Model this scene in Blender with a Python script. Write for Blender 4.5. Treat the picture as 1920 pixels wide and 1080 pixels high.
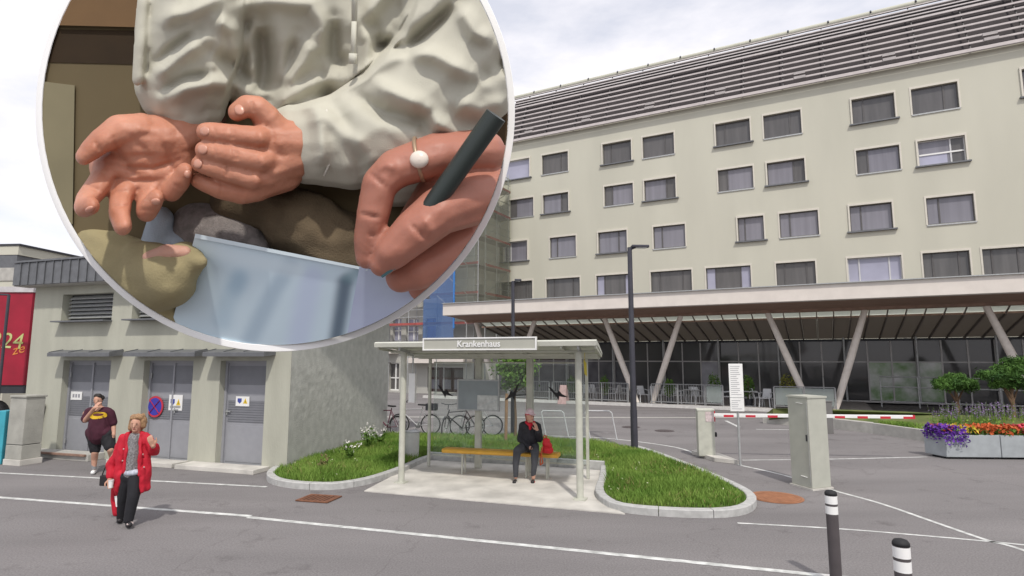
import bpy, bmesh, math, random
import numpy as np
from mathutils import Vector, Matrix, noise
random.seed(7)
rng = np.random.default_rng(7)
R = math.radians
scene = bpy.context.scene
for o in list(bpy.data.objects): bpy.data.objects.remove(o)
COL = scene.collection

# ------------------------------------------------------------------ camera, sky, sun, exposure
PITCH = R(6.86); EYE = Vector((0, 0, 2.5)); FPX = 1080.0
cd = bpy.data.cameras.new('camera'); cam = bpy.data.objects.new('camera', cd); COL.objects.link(cam)
cam.location = EYE; cam.rotation_euler = (R(90) + PITCH, 0, 0)
cd.sensor_width = 36; cd.lens = FPX / 1920 * 36; cd.clip_start = 0.05; cd.clip_end = 3000
scene.camera = cam
SUN_EL, SUN_AZ = R(53), R(170)      # azimuth the light travels FROM, measured from +Y clockwise
w = bpy.data.worlds.new('World'); scene.world = w; w.use_nodes = True
nt = w.node_tree; N = nt.nodes; bg = N['Background']; bg.inputs['Strength'].default_value = 0.13
sky = N.new('ShaderNodeTexSky'); sky.sky_type = 'NISHITA'; sky.sun_disc = False
sky.sun_elevation = SUN_EL; sky.sun_rotation = SUN_AZ
tc = N.new('ShaderNodeTexCoord')
mp = N.new('ShaderNodeMapping'); mp.inputs['Scale'].default_value = (1, 1, 2.6); mp.inputs['Location'].default_value = (1.3, 0.4, 0.15)
nz = N.new('ShaderNodeTexNoise'); nz.inputs['Scale'].default_value = 2.3; nz.inputs['Detail'].default_value = 7; nz.inputs['Roughness'].default_value = .55
rp = N.new('ShaderNodeValToRGB'); rp.color_ramp.elements[0].position = .40; rp.color_ramp.elements[1].position = .56
rp.color_ramp.elements[0].color = (.62, .62, .62, 1)
mx = N.new('ShaderNodeMix'); mx.data_type = 'RGBA'
mx.inputs[7].default_value = (6.5, 6.35, 6.6, 1)
L = nt.links
L.new(tc.outputs['Generated'], mp.inputs[0]); L.new(mp.outputs[0], nz.inputs['Vector']); L.new(nz.outputs[0], rp.inputs[0])
L.new(rp.outputs[0], mx.inputs[0]); L.new(sky.outputs[0], mx.inputs[6]); L.new(mx.outputs[2], bg.inputs['Color'])
sl = bpy.data.lights.new('sun', 'SUN'); sl.energy = 2.1; sl.angle = R(2.0); sl.color = (1, .95, .87)
so = bpy.data.objects.new('sun', sl); COL.objects.link(so)
dv = Vector((math.sin(SUN_AZ) * math.cos(SUN_EL), math.cos(SUN_AZ) * math.cos(SUN_EL), math.sin(SUN_EL)))
so.rotation_euler = dv.to_track_quat('Z', 'Y').to_euler(); so.location = (0, -20, 40)
vs = scene.view_settings; vs.view_transform = 'Standard'; vs.look = 'None'; vs.exposure = 0.35; vs.gamma = 1; vs.use_curve_mapping = False

# ------------------------------------------------------------------ measuring helpers
ROT = Matrix.Rotation(R(90) + PITCH, 3, 'X')
def ray(px, py): return ROT @ Vector(((px - 960) / FPX, (540 - py) / FPX, -1))
def onplane(px, py, p0, n):
    d = ray(px, py); return EYE + d * ((Vector(p0) - EYE).dot(n) / d.dot(n))
def G(px, py, z=0.0): return onplane(px, py, (0, 0, z), Vector((0, 0, 1)))
def PY(px, py, Y): return onplane(px, py, (0, Y, 0), Vector((0, 1, 0)))

# ------------------------------------------------------------------ materials
MATS = {}
def mat(name, col, rough=.7, var=.12, vscale=3., bump=0., bscale=60., metal=0., spec=.4, sss=0., col2=None, detail=5, stretch=None):
    if name in MATS: return MATS[name]
    m = bpy.data.materials.new(name); m.use_nodes = True; t = m.node_tree; n = t.nodes; l = t.links
    b = n['Principled BSDF']; b.inputs['Roughness'].default_value = rough; b.inputs['Metallic'].default_value = metal
    b.inputs['Specular IOR Level'].default_value = spec
    tcn = n.new('ShaderNodeTexCoord'); src = tcn.outputs['Object']
    if stretch:
        mpn = n.new('ShaderNodeMapping'); mpn.inputs['Scale'].default_value = stretch; l.new(src, mpn.inputs[0]); src = mpn.outputs[0]
    if sss > 0:
        b.inputs['Subsurface Weight'].default_value = sss; b.inputs['Subsurface Radius'].default_value = (1, .35, .18); b.inputs['Subsurface Scale'].default_value = .03
    if var > 0 or col2:
        nn = n.new('ShaderNodeTexNoise'); nn.inputs['Scale'].default_value = vscale; nn.inputs['Detail'].default_value = detail; l.new(src, nn.inputs['Vector'])
        r = n.new('ShaderNodeValToRGB'); r.color_ramp.elements[0].position = .3; r.color_ramp.elements[1].position = .7
        a = [max(0, c * (1 - var)) for c in col]; c2 = col2 or [min(1, c * (1 + var)) for c in col]
        r.color_ramp.elements[0].color = (*a, 1); r.color_ramp.elements[1].color = (*c2, 1)
        l.new(nn.outputs[0], r.inputs[0]); l.new(r.outputs[0], b.inputs['Base Color'])
    else: b.inputs['Base Color'].default_value = (*col, 1)
    if bump > 0:
        bn = n.new('ShaderNodeTexNoise'); bn.inputs['Scale'].default_value = bscale; bn.inputs['Detail'].default_value = 4; l.new(src, bn.inputs['Vector'])
        bp = n.new('ShaderNodeBump'); bp.inputs['Strength'].default_value = bump; bp.inputs['Distance'].default_value = .02
        l.new(bn.outputs[0], bp.inputs['Height']); l.new(bp.outputs[0], b.inputs['Normal'])
    MATS[name] = m; return m
def glassmat(name, tint=(.95, .985, .97), dens=.04, dcol=(.6, .66, .64)):
    if name in MATS: return MATS[name]
    m = bpy.data.materials.new(name); m.use_nodes = True; t = m.node_tree; n = t.nodes; l = t.links
    out = n['Material Output']; n.remove(n['Principled BSDF'])
    tr = n.new('ShaderNodeBsdfTransparent'); tr.inputs[0].default_value = (*tint, 1)
    gl = n.new('ShaderNodeBsdfGlossy'); gl.inputs['Roughness'].default_value = .02
    fr = n.new('ShaderNodeFresnel'); fr.inputs[0].default_value = 1.45
    df = n.new('ShaderNodeBsdfDiffuse'); df.inputs[0].default_value = (*dcol, 1)
    m1 = n.new('ShaderNodeMixShader'); m1.inputs[0].default_value = dens; l.new(tr.outputs[0], m1.inputs[1]); l.new(df.outputs[0], m1.inputs[2])
    m2 = n.new('ShaderNodeMixShader'); l.new(fr.outputs[0], m2.inputs[0]); l.new(m1.outputs[0], m2.inputs[1]); l.new(gl.outputs[0], m2.inputs[2])
    l.new(m2.outputs[0], out.inputs[0]); MATS[name] = m; return m

def translucent(name, col):
    m = bpy.data.materials.new(name); m.use_nodes = True; t = m.node_tree; n = t.nodes; l = t.links; b = n['Principled BSDF']; b.inputs['Base Color'].default_value = (*col, 1); b.inputs['Roughness'].default_value = .25
    tr = n.new('ShaderNodeBsdfTranslucent'); tr.inputs[0].default_value = (*col, 1); mx_ = n.new('ShaderNodeMixShader'); mx_.inputs[0].default_value = .7; l.new(b.outputs[0], mx_.inputs[1]); l.new(tr.outputs[0], mx_.inputs[2]); l.new(mx_.outputs[0], n['Material Output'].inputs[0]); MATS[name] = m; return m
M_ASPH = mat('asphalt', (.155, .145, .146), .9, .0, 1, .5, 90, spec=.2)
def _asph():
    t = M_ASPH.node_tree; n = t.nodes; l = t.links; b = n['Principled BSDF']; tcn = n.new('ShaderNodeTexCoord')
    n1 = n.new('ShaderNodeTexNoise'); n1.inputs['Scale'].default_value = .35; n1.inputs['Detail'].default_value = 6
    n2 = n.new('ShaderNodeTexNoise'); n2.inputs['Scale'].default_value = 45; n2.inputs['Detail'].default_value = 3
    mp_ = n.new('ShaderNodeMapping'); mp_.inputs['Scale'].default_value = (.5, 2.2, 1); mp_.inputs['Rotation'].default_value = (0, 0, R(17))
    l.new(tcn.outputs['Object'], mp_.inputs[0]); l.new(mp_.outputs[0], n1.inputs['Vector']); l.new(tcn.outputs['Object'], n2.inputs['Vector'])
    r1 = n.new('ShaderNodeValToRGB'); r1.color_ramp.elements[0].color = (.182, .172, .173, 1); r1.color_ramp.elements[1].color = (.240, .227, .227, 1)
    r1.color_ramp.elements[0].position = .3; r1.color_ramp.elements[1].position = .7
    r2 = n.new('ShaderNodeValToRGB'); r2.color_ramp.elements[0].color = (.72, .72, .72, 1); r2.color_ramp.elements[1].color = (1.2, 1.2, 1.2, 1)
    r2.color_ramp.elements[0].position = .25; r2.color_ramp.elements[1].position = .75
    mm = n.new('ShaderNodeMix'); mm.data_type = 'RGBA'; mm.blend_type = 'MULTIPLY'; mm.inputs[0].default_value = 1
    vo = n.new('ShaderNodeTexVoronoi'); vo.feature = 'DISTANCE_TO_EDGE'; vo.inputs['Scale'].default_value = .22
    nd = n.new('ShaderNodeTexNoise'); nd.inputs['Scale'].default_value = 1.1; nd.inputs['Detail'].default_value = 6; l.new(tcn.outputs['Object'], nd.inputs['Vector'])
    va = n.new('ShaderNodeVectorMath'); va.operation = 'MULTIPLY_ADD'; va.inputs[1].default_value = (2.2, 2.2, 0); l.new(nd.outputs['Color'], va.inputs[0]); l.new(tcn.outputs['Object'], va.inputs[2]); l.new(va.outputs[0], vo.inputs['Vector'])
    rc = n.new('ShaderNodeValToRGB'); rc.color_ramp.elements[0].color = (.84, .83, .83, 1); rc.color_ramp.elements[1].color = (1, 1, 1, 1); rc.color_ramp.elements[0].position = .0; rc.color_ramp.elements[1].position = .006; l.new(vo.outputs['Distance'], rc.inputs[0])
    n3 = n.new('ShaderNodeTexNoise'); n3.inputs['Scale'].default_value = 1.3; n3.inputs['Detail'].default_value = 8; n3.inputs['Roughness'].default_value = .7; l.new(tcn.outputs['Object'], n3.inputs['Vector'])
    r3 = n.new('ShaderNodeValToRGB'); r3.color_ramp.elements[0].color = (.70, .69, .69, 1); r3.color_ramp.elements[1].color = (1, 1, 1, 1); r3.color_ramp.elements[0].position = .30; r3.color_ramp.elements[1].position = .42; l.new(n3.outputs[0], r3.inputs[0])
    mk = n.new('ShaderNodeMix'); mk.data_type = 'RGBA'; mk.blend_type = 'MULTIPLY'; mk.inputs[0].default_value = 1; l.new(rc.outputs[0], mk.inputs[6]); l.new(r3.outputs[0], mk.inputs[7])
    ml = n.new('ShaderNodeMix'); ml.data_type = 'RGBA'; ml.blend_type = 'MULTIPLY'; ml.inputs[0].default_value = 1; l.new(mk.outputs[2], ml.inputs[6]); l.new(mm.outputs[2], ml.inputs[7])
    l.new(n1.outputs[0], r1.inputs[0]); l.new(n2.outputs[0], r2.inputs[0]); l.new(r1.outputs[0], mm.inputs[6]); l.new(r2.outputs[0], mm.inputs[7]); l.new(ml.outputs[2], b.inputs['Base Color'])
_asph()
M_LINE = mat('road_paint', (.58, .59, .57), .75, .35, 7, .2, 120, col2=(.74, .75, .73), detail=9)
M_CONC = mat('concrete', (.42, .41, .38), .9, .14, 4, .35, 60)
M_SLAB = mat('pale_concrete_slab', (.54, .52, .48), .9, .22, 1.8, .3, 80)
M_KERB = mat('granite_kerb', (.44, .44, .43), .85, .15, 9, .3, 90)
M_PLAST = mat('plaster_green_grey', (.405, .405, .34), .95, .09, 2.2, .25, 40, stretch=(1, 1, .25), detail=8)
M_ROUGH = mat('roughcast', (.44, .445, .41), .95, .12, 5, .5, 45)
M_HOSP = mat('hospital_render', (.525, .515, .435), .95, .05, .5, .12, 30, stretch=(1, 1, .22), detail=8)
M_ZINC = mat('zinc_sheet', (.155, .16, .17), .5, .12, 6, metal=.35)
M_DOORG = mat('door_grey_paint', (.285, .29, .315), .5, .05, 5)
M_DOORV = mat('door_vent_grey', (.19, .195, .215), .6, .05, 5)
M_STEEL = mat('galvanised_steel', (.42, .43, .43), .45, .12, 12, metal=.4)
M_POST = mat('shelter_paint', (.47, .475, .41), .5, .13, 5, detail=9)
M_POSTL = mat('shelter_roof_paint', (.55, .555, .49), .55, .07, 4)
M_WHITE = mat('white_paint', (.78, .78, .77), .5, .04, 5)
M_WHITEP = mat('white_plastic', (.55, .56, .57), .45, .05, 8)
M_CREAM = mat('cream_fascia', (.68, .625, .575), .7, .05, 2)
M_TIMB = mat('larch_soffit', (.29, .19, .145), .7, .2, 3, .15, 40, stretch=(1, 8, 1))
M_COLM = mat('painted_timber_column', (.72, .66, .60), .6, .08, 5)
M_DARKM = mat('anthracite_metal', (.045, .047, .055), .5, .1, 8, metal=.3)
M_LAMP = mat('lamp_post_metal', (.06, .06, .075), .5, .1, 8, metal=.3)
M_BLACK = mat('black_rubber', (.018, .018, .02), .7, .1, 8)
M_RED = mat('red_paint', (.52, .025, .045), .5, .08, 5)
M_GLASSD = mat('dark_glazing', (.085, .085, .087), .06, .2, .4, spec=.5)
M_GLASSW = mat('window_glazing', (.21, .205, .235), .08, .13, 1.6, spec=.5, stretch=(2.2, 1, .12))
M_GLASSB = mat('window_glazing_dark', (.11, .105, .104), .1, .18, 1.6, spec=.5, stretch=(2.2, 1, .2))
M_GLASSC = mat('window_curtain', (.36, .36, .46), .12, .12, .8, spec=.5)
M_PANE = glassmat('shelter_glass')
M_BALU = glassmat('balustrade_glass', (.8, .86, .86), dens=.35)
M_YEL = mat('yellow_bench_paint', (.62, .34, .045), .55, .12, 4)
M_RUST = mat('rusty_iron', (.20, .088, .05), .85, .25, 14, .4, 60)
M_LEAF = mat('leaf_green', (.06, .15, .02), .6, .45, 1.5, spec=.3, col2=(.15, .28, .04))
M_PINE = mat('pine_needle', (.04, .11, .025), .7, .4, 2.5, spec=.2, col2=(.10, .20, .04))
M_GRASS = mat('grass_blade', (.12, .265, .032), .7, .35, .9, spec=.2, col2=(.23, .34, .07))
M_SOIL = mat('soil_turf', (.085, .14, .03), .95, .3, 2, .5, 40, col2=(.16, .17, .06))
M_BARK = mat('bark', (.16, .10, .06), .9, .2, 8, .3, 40)
M_STAKE = mat('timber_stake', (.27, .16, .09), .85, .2, 9)

# ------------------------------------------------------------------ mesh builder and object helpers
FR = {}   # object name -> world matrix of its thing frame
class MB:
    def __init__(s): s.v = []; s.f = []; s.mi = []; s.cur = 0
    def add(s, vs, fs):
        b = len(s.v); s.v += [Vector(v) for v in vs]; s.f += [tuple(i + b for i in f) for f in fs]; s.mi += [s.cur] * len(fs); return s
    def box(s, c, d, rz=0., M=None):
        c = Vector(c); hx, hy, hz = d[0] / 2, d[1] / 2, d[2] / 2
        m = M or Matrix.Rotation(rz, 3, 'Z')
        vs = [c + m @ Vector((x * hx, y * hy, z * hz)) for x in (-1, 1) for y in (-1, 1) for z in (-1, 1)]
        return s.add(vs, [(0, 1, 3, 2), (4, 6, 7, 5), (0, 4, 5, 1), (2, 3, 7, 6), (0, 2, 6, 4), (1, 5, 7, 3)])
    def bar(s, a, b, wd, h, up=(0, 0, 1)):
        a = Vector(a); b = Vector(b); x = (b - a); ln = x.length; x.normalize(); u = Vector(up)
        if abs(x.dot(u)) > .99: u = Vector((0, 1, 0))
        y = u.cross(x).normalized(); z = x.cross(y)
        return s.box((a + b) / 2, (ln, wd, h), M=Matrix((x, y, z)).transposed())
    def tube(s, a, b, r0, r1=None, n=10, cap=True):
        r1 = r0 if r1 is None else r1
        a = Vector(a); b = Vector(b); x = (b - a).normalized(); u = Vector((0, 0, 1)) if abs(x.z) < .95 else Vector((1, 0, 0))
        y = u.cross(x).normalized(); z = x.cross(y); vs = []
        for p, r in ((a, r0), (b, r1)):
            for i in range(n):
                t = 2 * math.pi * i / n; vs.append(p + (y * math.cos(t) + z * math.sin(t)) * r)
        fs = [(i, (i + 1) % n, n + (i + 1) % n, n + i) for i in range(n)]
        if cap: fs += [tuple(range(n))[::-1], tuple(range(n, 2 * n))]
        return s.add(vs, fs)
    def path(s, pts, r, n=8):
        for a, b in zip(pts[:-1], pts[1:]): s.tube(a, b, r, r, n)
        return s
    def lathe(s, c, prof, n=16, axis='Z'):
        c = Vector(c); vs = []; k = len(prof)
        for r, h in prof:
            for i in range(n):
                t = 2 * math.pi * i / n; p = Vector((r * math.cos(t), r * math.sin(t), h))
                if axis == 'Y': p = Vector((p.x, h, p.y))
                if axis == 'X': p = Vector((h, p.x, p.y))
                vs.append(c + p)
        fs = [(j * n + i, j * n + (i + 1) % n, (j + 1) * n + (i + 1) % n, (j + 1) * n + i) for j in range(k - 1) for i in range(n)]
        fs += [tuple(range(n))[::-1], tuple(range((k - 1) * n, k * n))]
        return s.add(vs, fs)
    def torus(s, c, R0, r, ax=(0, 1, 0), n=24, k=6):
        c = Vector(c); a = Vector(ax).normalized(); u = Vector((0, 0, 1)) if abs(a.z) < .9 else Vector((1, 0, 0)); x = u.cross(a).normalized(); y = a.cross(x)
        vs = []
        for i in range(n):
            t = 2 * math.pi * i / n; d = x * math.cos(t) + y * math.sin(t)
            for j in range(k):
                q = 2 * math.pi * j / k; vs.append(c + d * (R0 + r * math.cos(q)) + a * r * math.sin(q))
        return s.add(vs, [(i * k + j, ((i + 1) % n) * k + j, ((i + 1) % n) * k + (j + 1) % k, i * k + (j + 1) % k) for i in range(n) for j in range(k)])
    def prism(s, pts, d):          # polygon of 3d points extruded by vector d
        n = len(pts); d = Vector(d); vs = [Vector(p) for p in pts] + [Vector(p) + d for p in pts]
        return s.add(vs, [tuple(range(n))[::-1], tuple(range(n, 2 * n))] + [(i, (i + 1) % n, n + (i + 1) % n, n + i) for i in range(n)])
    def quad(s, a, b, c, d): return s.add([a, b, c, d], [(0, 1, 2, 3)])
    def ball(s, c, r, n=10, k=7):
        r = (r, r, r) if isinstance(r, (int, float)) else r
        vs = []; c = Vector(c)
        for j in range(k + 1):
            ph = math.pi * j / k
            for i in range(n):
                t = 2 * math.pi * i / n; vs.append(c + Vector((r[0] * math.sin(ph) * math.cos(t), r[1] * math.sin(ph) * math.sin(t), r[2] * math.cos(ph))))
        return s.add(vs, [(j * n + i, (j + 1) * n + i, (j + 1) * n + (i + 1) % n, j * n + (i + 1) % n) for j in range(k) for i in range(n)])
    def build(s, name, mats, parent=None, smooth=False, world=False, bevel=0., kind=None, fix=True):
        vs = s.v
        if world and parent is not None:
            im = FR[parent.name].inverted(); vs = [im @ v for v in vs]
        me = bpy.data.meshes.new(name); me.from_pydata([tuple(v) for v in vs], [], s.f)
        mats = mats if isinstance(mats, (list, tuple)) else [mats]
        for m in mats: me.materials.append(m)
        if len(mats) > 1: me.polygons.foreach_set('material_index', s.mi)
        if fix:
            bm = bmesh.new(); bm.from_mesh(me); bmesh.ops.recalc_face_normals(bm, faces=bm.faces)
            if bevel > 0: bmesh.ops.bevel(bm, geom=[e for e in bm.edges], offset=bevel, segments=2, affect='EDGES', profile=.6)
            bm.to_mesh(me); bm.free()
        if smooth:
            me.polygons.foreach_set('use_smooth', [True] * len(me.polygons))
            if smooth == 'auto': me.set_sharp_from_angle(angle=R(40))
        return link(name, me, parent, kind)
def link(name, me, parent=None, kind=None):
    o = bpy.data.objects.new(name, me); COL.objects.link(o)
    if parent is not None: o.parent = parent; FR[o.name] = FR[parent.name]
    else: FR[o.name] = Matrix.Identity(4)
    if kind: o['kind'] = kind
    return o
def tag(o, label, cat, group=None):
    o['label'] = label; o['category'] = cat
    if group: o['group'] = group
    return o
def thing(name, label, cat, loc=(0, 0, 0), rz=0., group=None):
    o = bpy.data.objects.new(name, None); COL.objects.link(o); o.empty_display_size = .2
    o.location = loc; o.rotation_euler = (0, 0, rz); FR[o.name] = Matrix.Translation(Vector(loc)) @ Matrix.Rotation(rz, 4, 'Z')
    return tag(o, label, cat, group)
def copy_tree(o, label=None, loc=None, rz=None, parent=None):
    c = o.copy(); COL.objects.link(c)
    if parent is not None: c.parent = parent
    if loc is not None: c.location = loc
    if rz is not None: c.rotation_euler = (0, 0, rz)
    if label: c['label'] = label
    for ch in list(o.children): copy_tree(ch, parent=c)
    return c
def struct(name, mb, m, **k): return mb.build(name, m, kind='structure', **k)

def capsule(mb, p0, r0, p1, r1, n=12, k=4):
    p0 = Vector(p0); p1 = Vector(p1); x = p1 - p0
    if x.length < 1e-6: mb.ball(p0, r0, n, 2 * k); return
    x.normalize(); u = Vector((0, 0, 1)) if abs(x.z) < .9 else Vector((1, 0, 0)); y = u.cross(x).normalized(); z = x.cross(y)
    rings = []
    for i in range(1, k + 1): a = math.pi / 2 * (1 - i / k); rings.append((p0 - x * r0 * math.sin(a), r0 * math.cos(a)))
    for i in range(0, k): a = math.pi / 2 * i / k; rings.append((p1 + x * r1 * math.sin(a), r1 * math.cos(a)))
    vs = [p0 - x * r0]
    for c, r in rings:
        for i in range(n): t = 2 * math.pi * i / n; vs.append(c + (y * math.cos(t) + z * math.sin(t)) * r)
    vs.append(p1 + x * r1); fs = []
    for i in range(n): fs.append((0, 1 + (i + 1) % n, 1 + i))
    for j in range(len(rings) - 1):
        for i in range(n): fs.append((1 + j * n + i, 1 + j * n + (i + 1) % n, 1 + (j + 1) * n + (i + 1) % n, 1 + (j + 1) * n + i))
    e = len(vs) - 1; b = 1 + (len(rings) - 1) * n
    for i in range(n): fs.append((e, b + i, b + (i + 1) % n))
    mb.add(vs, fs)
CUT = {}
def blob(name, chains, m, parent, vox, smooth=4, fn=None, cut=None, balls=(), disp=None, world=False, mb0=None):
    """one continuous surface grown from tapered chains of (x,y,z,r) joints"""
    mb = mb0 or MB()
    for ch in chains:
        if len(ch) == 1: mb.ball(ch[0][:3], ch[0][3], 14, 10)
        for a, b in zip(ch[:-1], ch[1:]): capsule(mb, a[:3], a[3], b[:3], b[3])
    for c, r in balls: mb.ball(c, r, 16, 12)
    me = bpy.data.meshes.new('tmp'); me.from_pydata([tuple(v) for v in mb.v], [], mb.f)
    bm = bmesh.new(); bm.from_mesh(me); bmesh.ops.remove_doubles(bm, verts=bm.verts, dist=1e-6); bmesh.ops.recalc_face_normals(bm, faces=bm.faces); bm.to_mesh(me); bm.free()
    o = bpy.data.objects.new('tmp', me); COL.objects.link(o)
    r = o.modifiers.new('r', 'REMESH'); r.mode = 'VOXEL'; r.voxel_size = vox
    if smooth: sm = o.modifiers.new('s', 'SMOOTH'); sm.factor = .5; sm.iterations = smooth
    if cut is not None:
        b = o.modifiers.new('b', 'BOOLEAN'); b.operation = 'INTERSECT'; b.object = cut; b.solver = 'EXACT'
    dg = bpy.context.evaluated_depsgraph_get(); dg.update()
    me2 = bpy.data.meshes.new_from_object(o.evaluated_get(dg)); bpy.data.objects.remove(o); bpy.data.meshes.remove(me)
    nv = len(me2.vertices); co = np.empty(nv * 3); me2.vertices.foreach_get('co', co); co = co.reshape(-1, 3)
    if disp: co = disp(co, me2)
    if fn: co = np.array([fn(Vector(c)) for c in co])
    if world and parent is not None:
        im = np.array(FR[parent.name].inverted()); co = co @ im[:3, :3].T + im[:3, 3]
    me2.vertices.foreach_set('co', np.asarray(co, dtype=np.float32).ravel()); me2.name = name; me2.materials.clear(); me2.materials.append(m)
    me2.polygons.foreach_set('use_smooth', [True] * len(me2.polygons)); me2.update()
    return link(name, me2, parent)
def textmesh(name, s, size, m, parent, M, extrude=.004, align='CENTER', bold=0.):
    c = bpy.data.curves.new('t', 'FONT'); c.body = s; c.size = size; c.align_x = align; c.align_y = 'CENTER'; c.extrude = extrude; c.offset = bold; c.resolution_u = 3
    o = bpy.data.objects.new('t', c); COL.objects.link(o); dg = bpy.context.evaluated_depsgraph_get(); dg.update()
    me = bpy.data.meshes.new_from_object(o.evaluated_get(dg)); bpy.data.objects.remove(o)
    me.transform(M); me.materials.clear(); me.materials.append(m); me.name = name
    return link(name, me, parent)
def frame_M(o, x, z):               # 4x4 with local x, local y(=up z of text) for text lying in a vertical plane
    x = Vector(x).normalized(); y = Vector(z).normalized(); n = x.cross(y)
    m = Matrix.Identity(4)
    for i in range(3): m[i][0] = x[i]; m[i][1] = y[i]; m[i][2] = n[i]; m[i][3] = o[i]
    return m
def leafmesh(mb, centers, size, normal_jit=1., n_up=.3, aspect=.55):
    for c in centers:
        d = Vector(rng.normal(0, 1, 3)); d.normalize(); e = Vector(rng.normal(0, 1, 3)); e = (e - d * e.dot(d)).normalized()
        s = size * rng.uniform(.6, 1.3); c = Vector(c)
        mb.add([c - d * s, c + e * s * aspect, c + d * s, c - e * s * aspect], [(0, 1, 2, 3)])
def wall_holes(mb, O, u, n, t0, t1, z0, z1, holes, depth):
    """wall in the plane O + u*t + z, facing n, with rectangular holes whose reveals go back by depth"""
    O = Vector(O); u = Vector(u); n = Vector(n)
    ts = sorted({t0, t1, *[h[0] for h in holes], *[h[1] for h in holes]}); zs = sorted({z0, z1, *[h[2] for h in holes], *[h[3] for h in holes]})
    P = lambda t, z, s=0.: O + u * t + n * s + Vector((0, 0, z))
    for a, b in zip(ts[:-1], ts[1:]):
        run = None
        for c, d in zip(zs[:-1], zs[1:]):
            mt, mz = (a + b) / 2, (c + d) / 2
            if any(h[0] < mt < h[1] and h[2] < mz < h[3] for h in holes): continue
            mb.quad(P(a, c), P(b, c), P(b, d), P(a, d))
    for h in holes:
        a, b, c, d = h[:4]
        mb.quad(P(a, c), P(a, c, -depth), P(a, d, -depth), P(a, d)); mb.quad(P(b, c), P(b, d), P(b, d, -depth), P(b, c, -depth))
        mb.quad(P(a, d), P(a, d, -depth), P(b, d, -depth), P(b, d)); mb.quad(P(a, c), P(b, c), P(b, c, -depth), P(a, c, -depth))
UP = Vector((0, 0, 1))
# ------------------------------------------------------------------ ground, markings, kerbs, grass
g = MB()
for x in range(-6, 6):
    for y in range(-2, 8): g.quad((x * 60, y * 60, 0), (x * 60 + 60, y * 60, 0), (x * 60 + 60, y * 60 + 60, 0), (x * 60, y * 60 + 60, 0))
struct('ground', g, M_ASPH)
def strip(mb, pts, wd, z=.004):
    pts = [Vector((p[0], p[1], z)) for p in pts]; n = len(pts); l = []
    for i, p in enumerate(pts):
        d = (pts[min(i + 1, n - 1)] - pts[max(i - 1, 0)]).normalized(); s = Vector((-d.y, d.x, 0)) * wd / 2; l.append((p + s, p - s))
    for a, b in zip(l[:-1], l[1:]): mb.quad(a[0], a[1], b[1], b[0])
def smoothline(pts, k=6):
    pts = [Vector((p[0], p[1], 0)) for p in pts]; out = []
    for i in range(len(pts) - 1):
        p0 = pts[max(i - 1, 0)]; p1 = pts[i]; p2 = pts[i + 1]; p3 = pts[min(i + 2, len(pts) - 1)]
        for j in range(k):
            t = j / k; out.append(.5 * ((2 * p1) + (p2 - p0) * t + (2 * p0 - 5 * p1 + 4 * p2 - p3) * t * t + (3 * p1 - p0 - 3 * p2 + p3) * t ** 3))
    return out + [pts[-1]]
def GL(*px, k=6): return smoothline([G(*p) for p in px], k)
def ext(a, b, k): a = G(*a); b = G(*b); return a + (b - a) * k
m = MB()
a, b = G(0, 933), G(470, 968); strip(m, [a + (a - b) * 2.5, b], .105)
a, b = G(465, 970), G(1540, 1079); strip(m, [a, b, b + (b - a) * .5], .105)
struct('road_edge_line', m, M_LINE)
m = MB(); a, b = G(0, 887), G(500, 913); strip(m, [a + (a - b) * 2, b], .085); struct('road_marking', m, M_LINE)
m = MB(); strip(m, GL((1383, 981), (1560, 991), (1700, 1002), (1920, 1022), (2300, 1062)), .055); struct('road_marking', m, M_LINE)
m = MB(); strip(m, GL((1385, 872), (1440, 884), (1490, 897), (1560, 919), (1650, 944), (1760, 982), (1850, 1013), (1925, 1034), (2300, 1170)), .075); struct('road_marking', m, M_LINE)
m = MB(); strip(m, GL((1392, 863), (1560, 861), (1738, 857)), .075); struct('road_marking', m, M_LINE)
m = MB(); strip(m, [G(1361, 789), G(1386, 801)], .12); strip(m, [G(1418, 805), G(1485, 806)], .10, .0042); struct('parking_marking', m, M_LINE)
m = MB(); strip(m, GL((1010, 817), (1110, 820), (1185, 827), (1267, 839), (1310, 853), (1340, 862), (1390, 872)), .085); struct('kerb_line_marking', m, M_LINE)
m = MB(); strip(m, [G(720, 782), G(1100, 783), G(1430, 783)], .32, .006); struct('pavement_edge', m, M_CONC)

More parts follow.
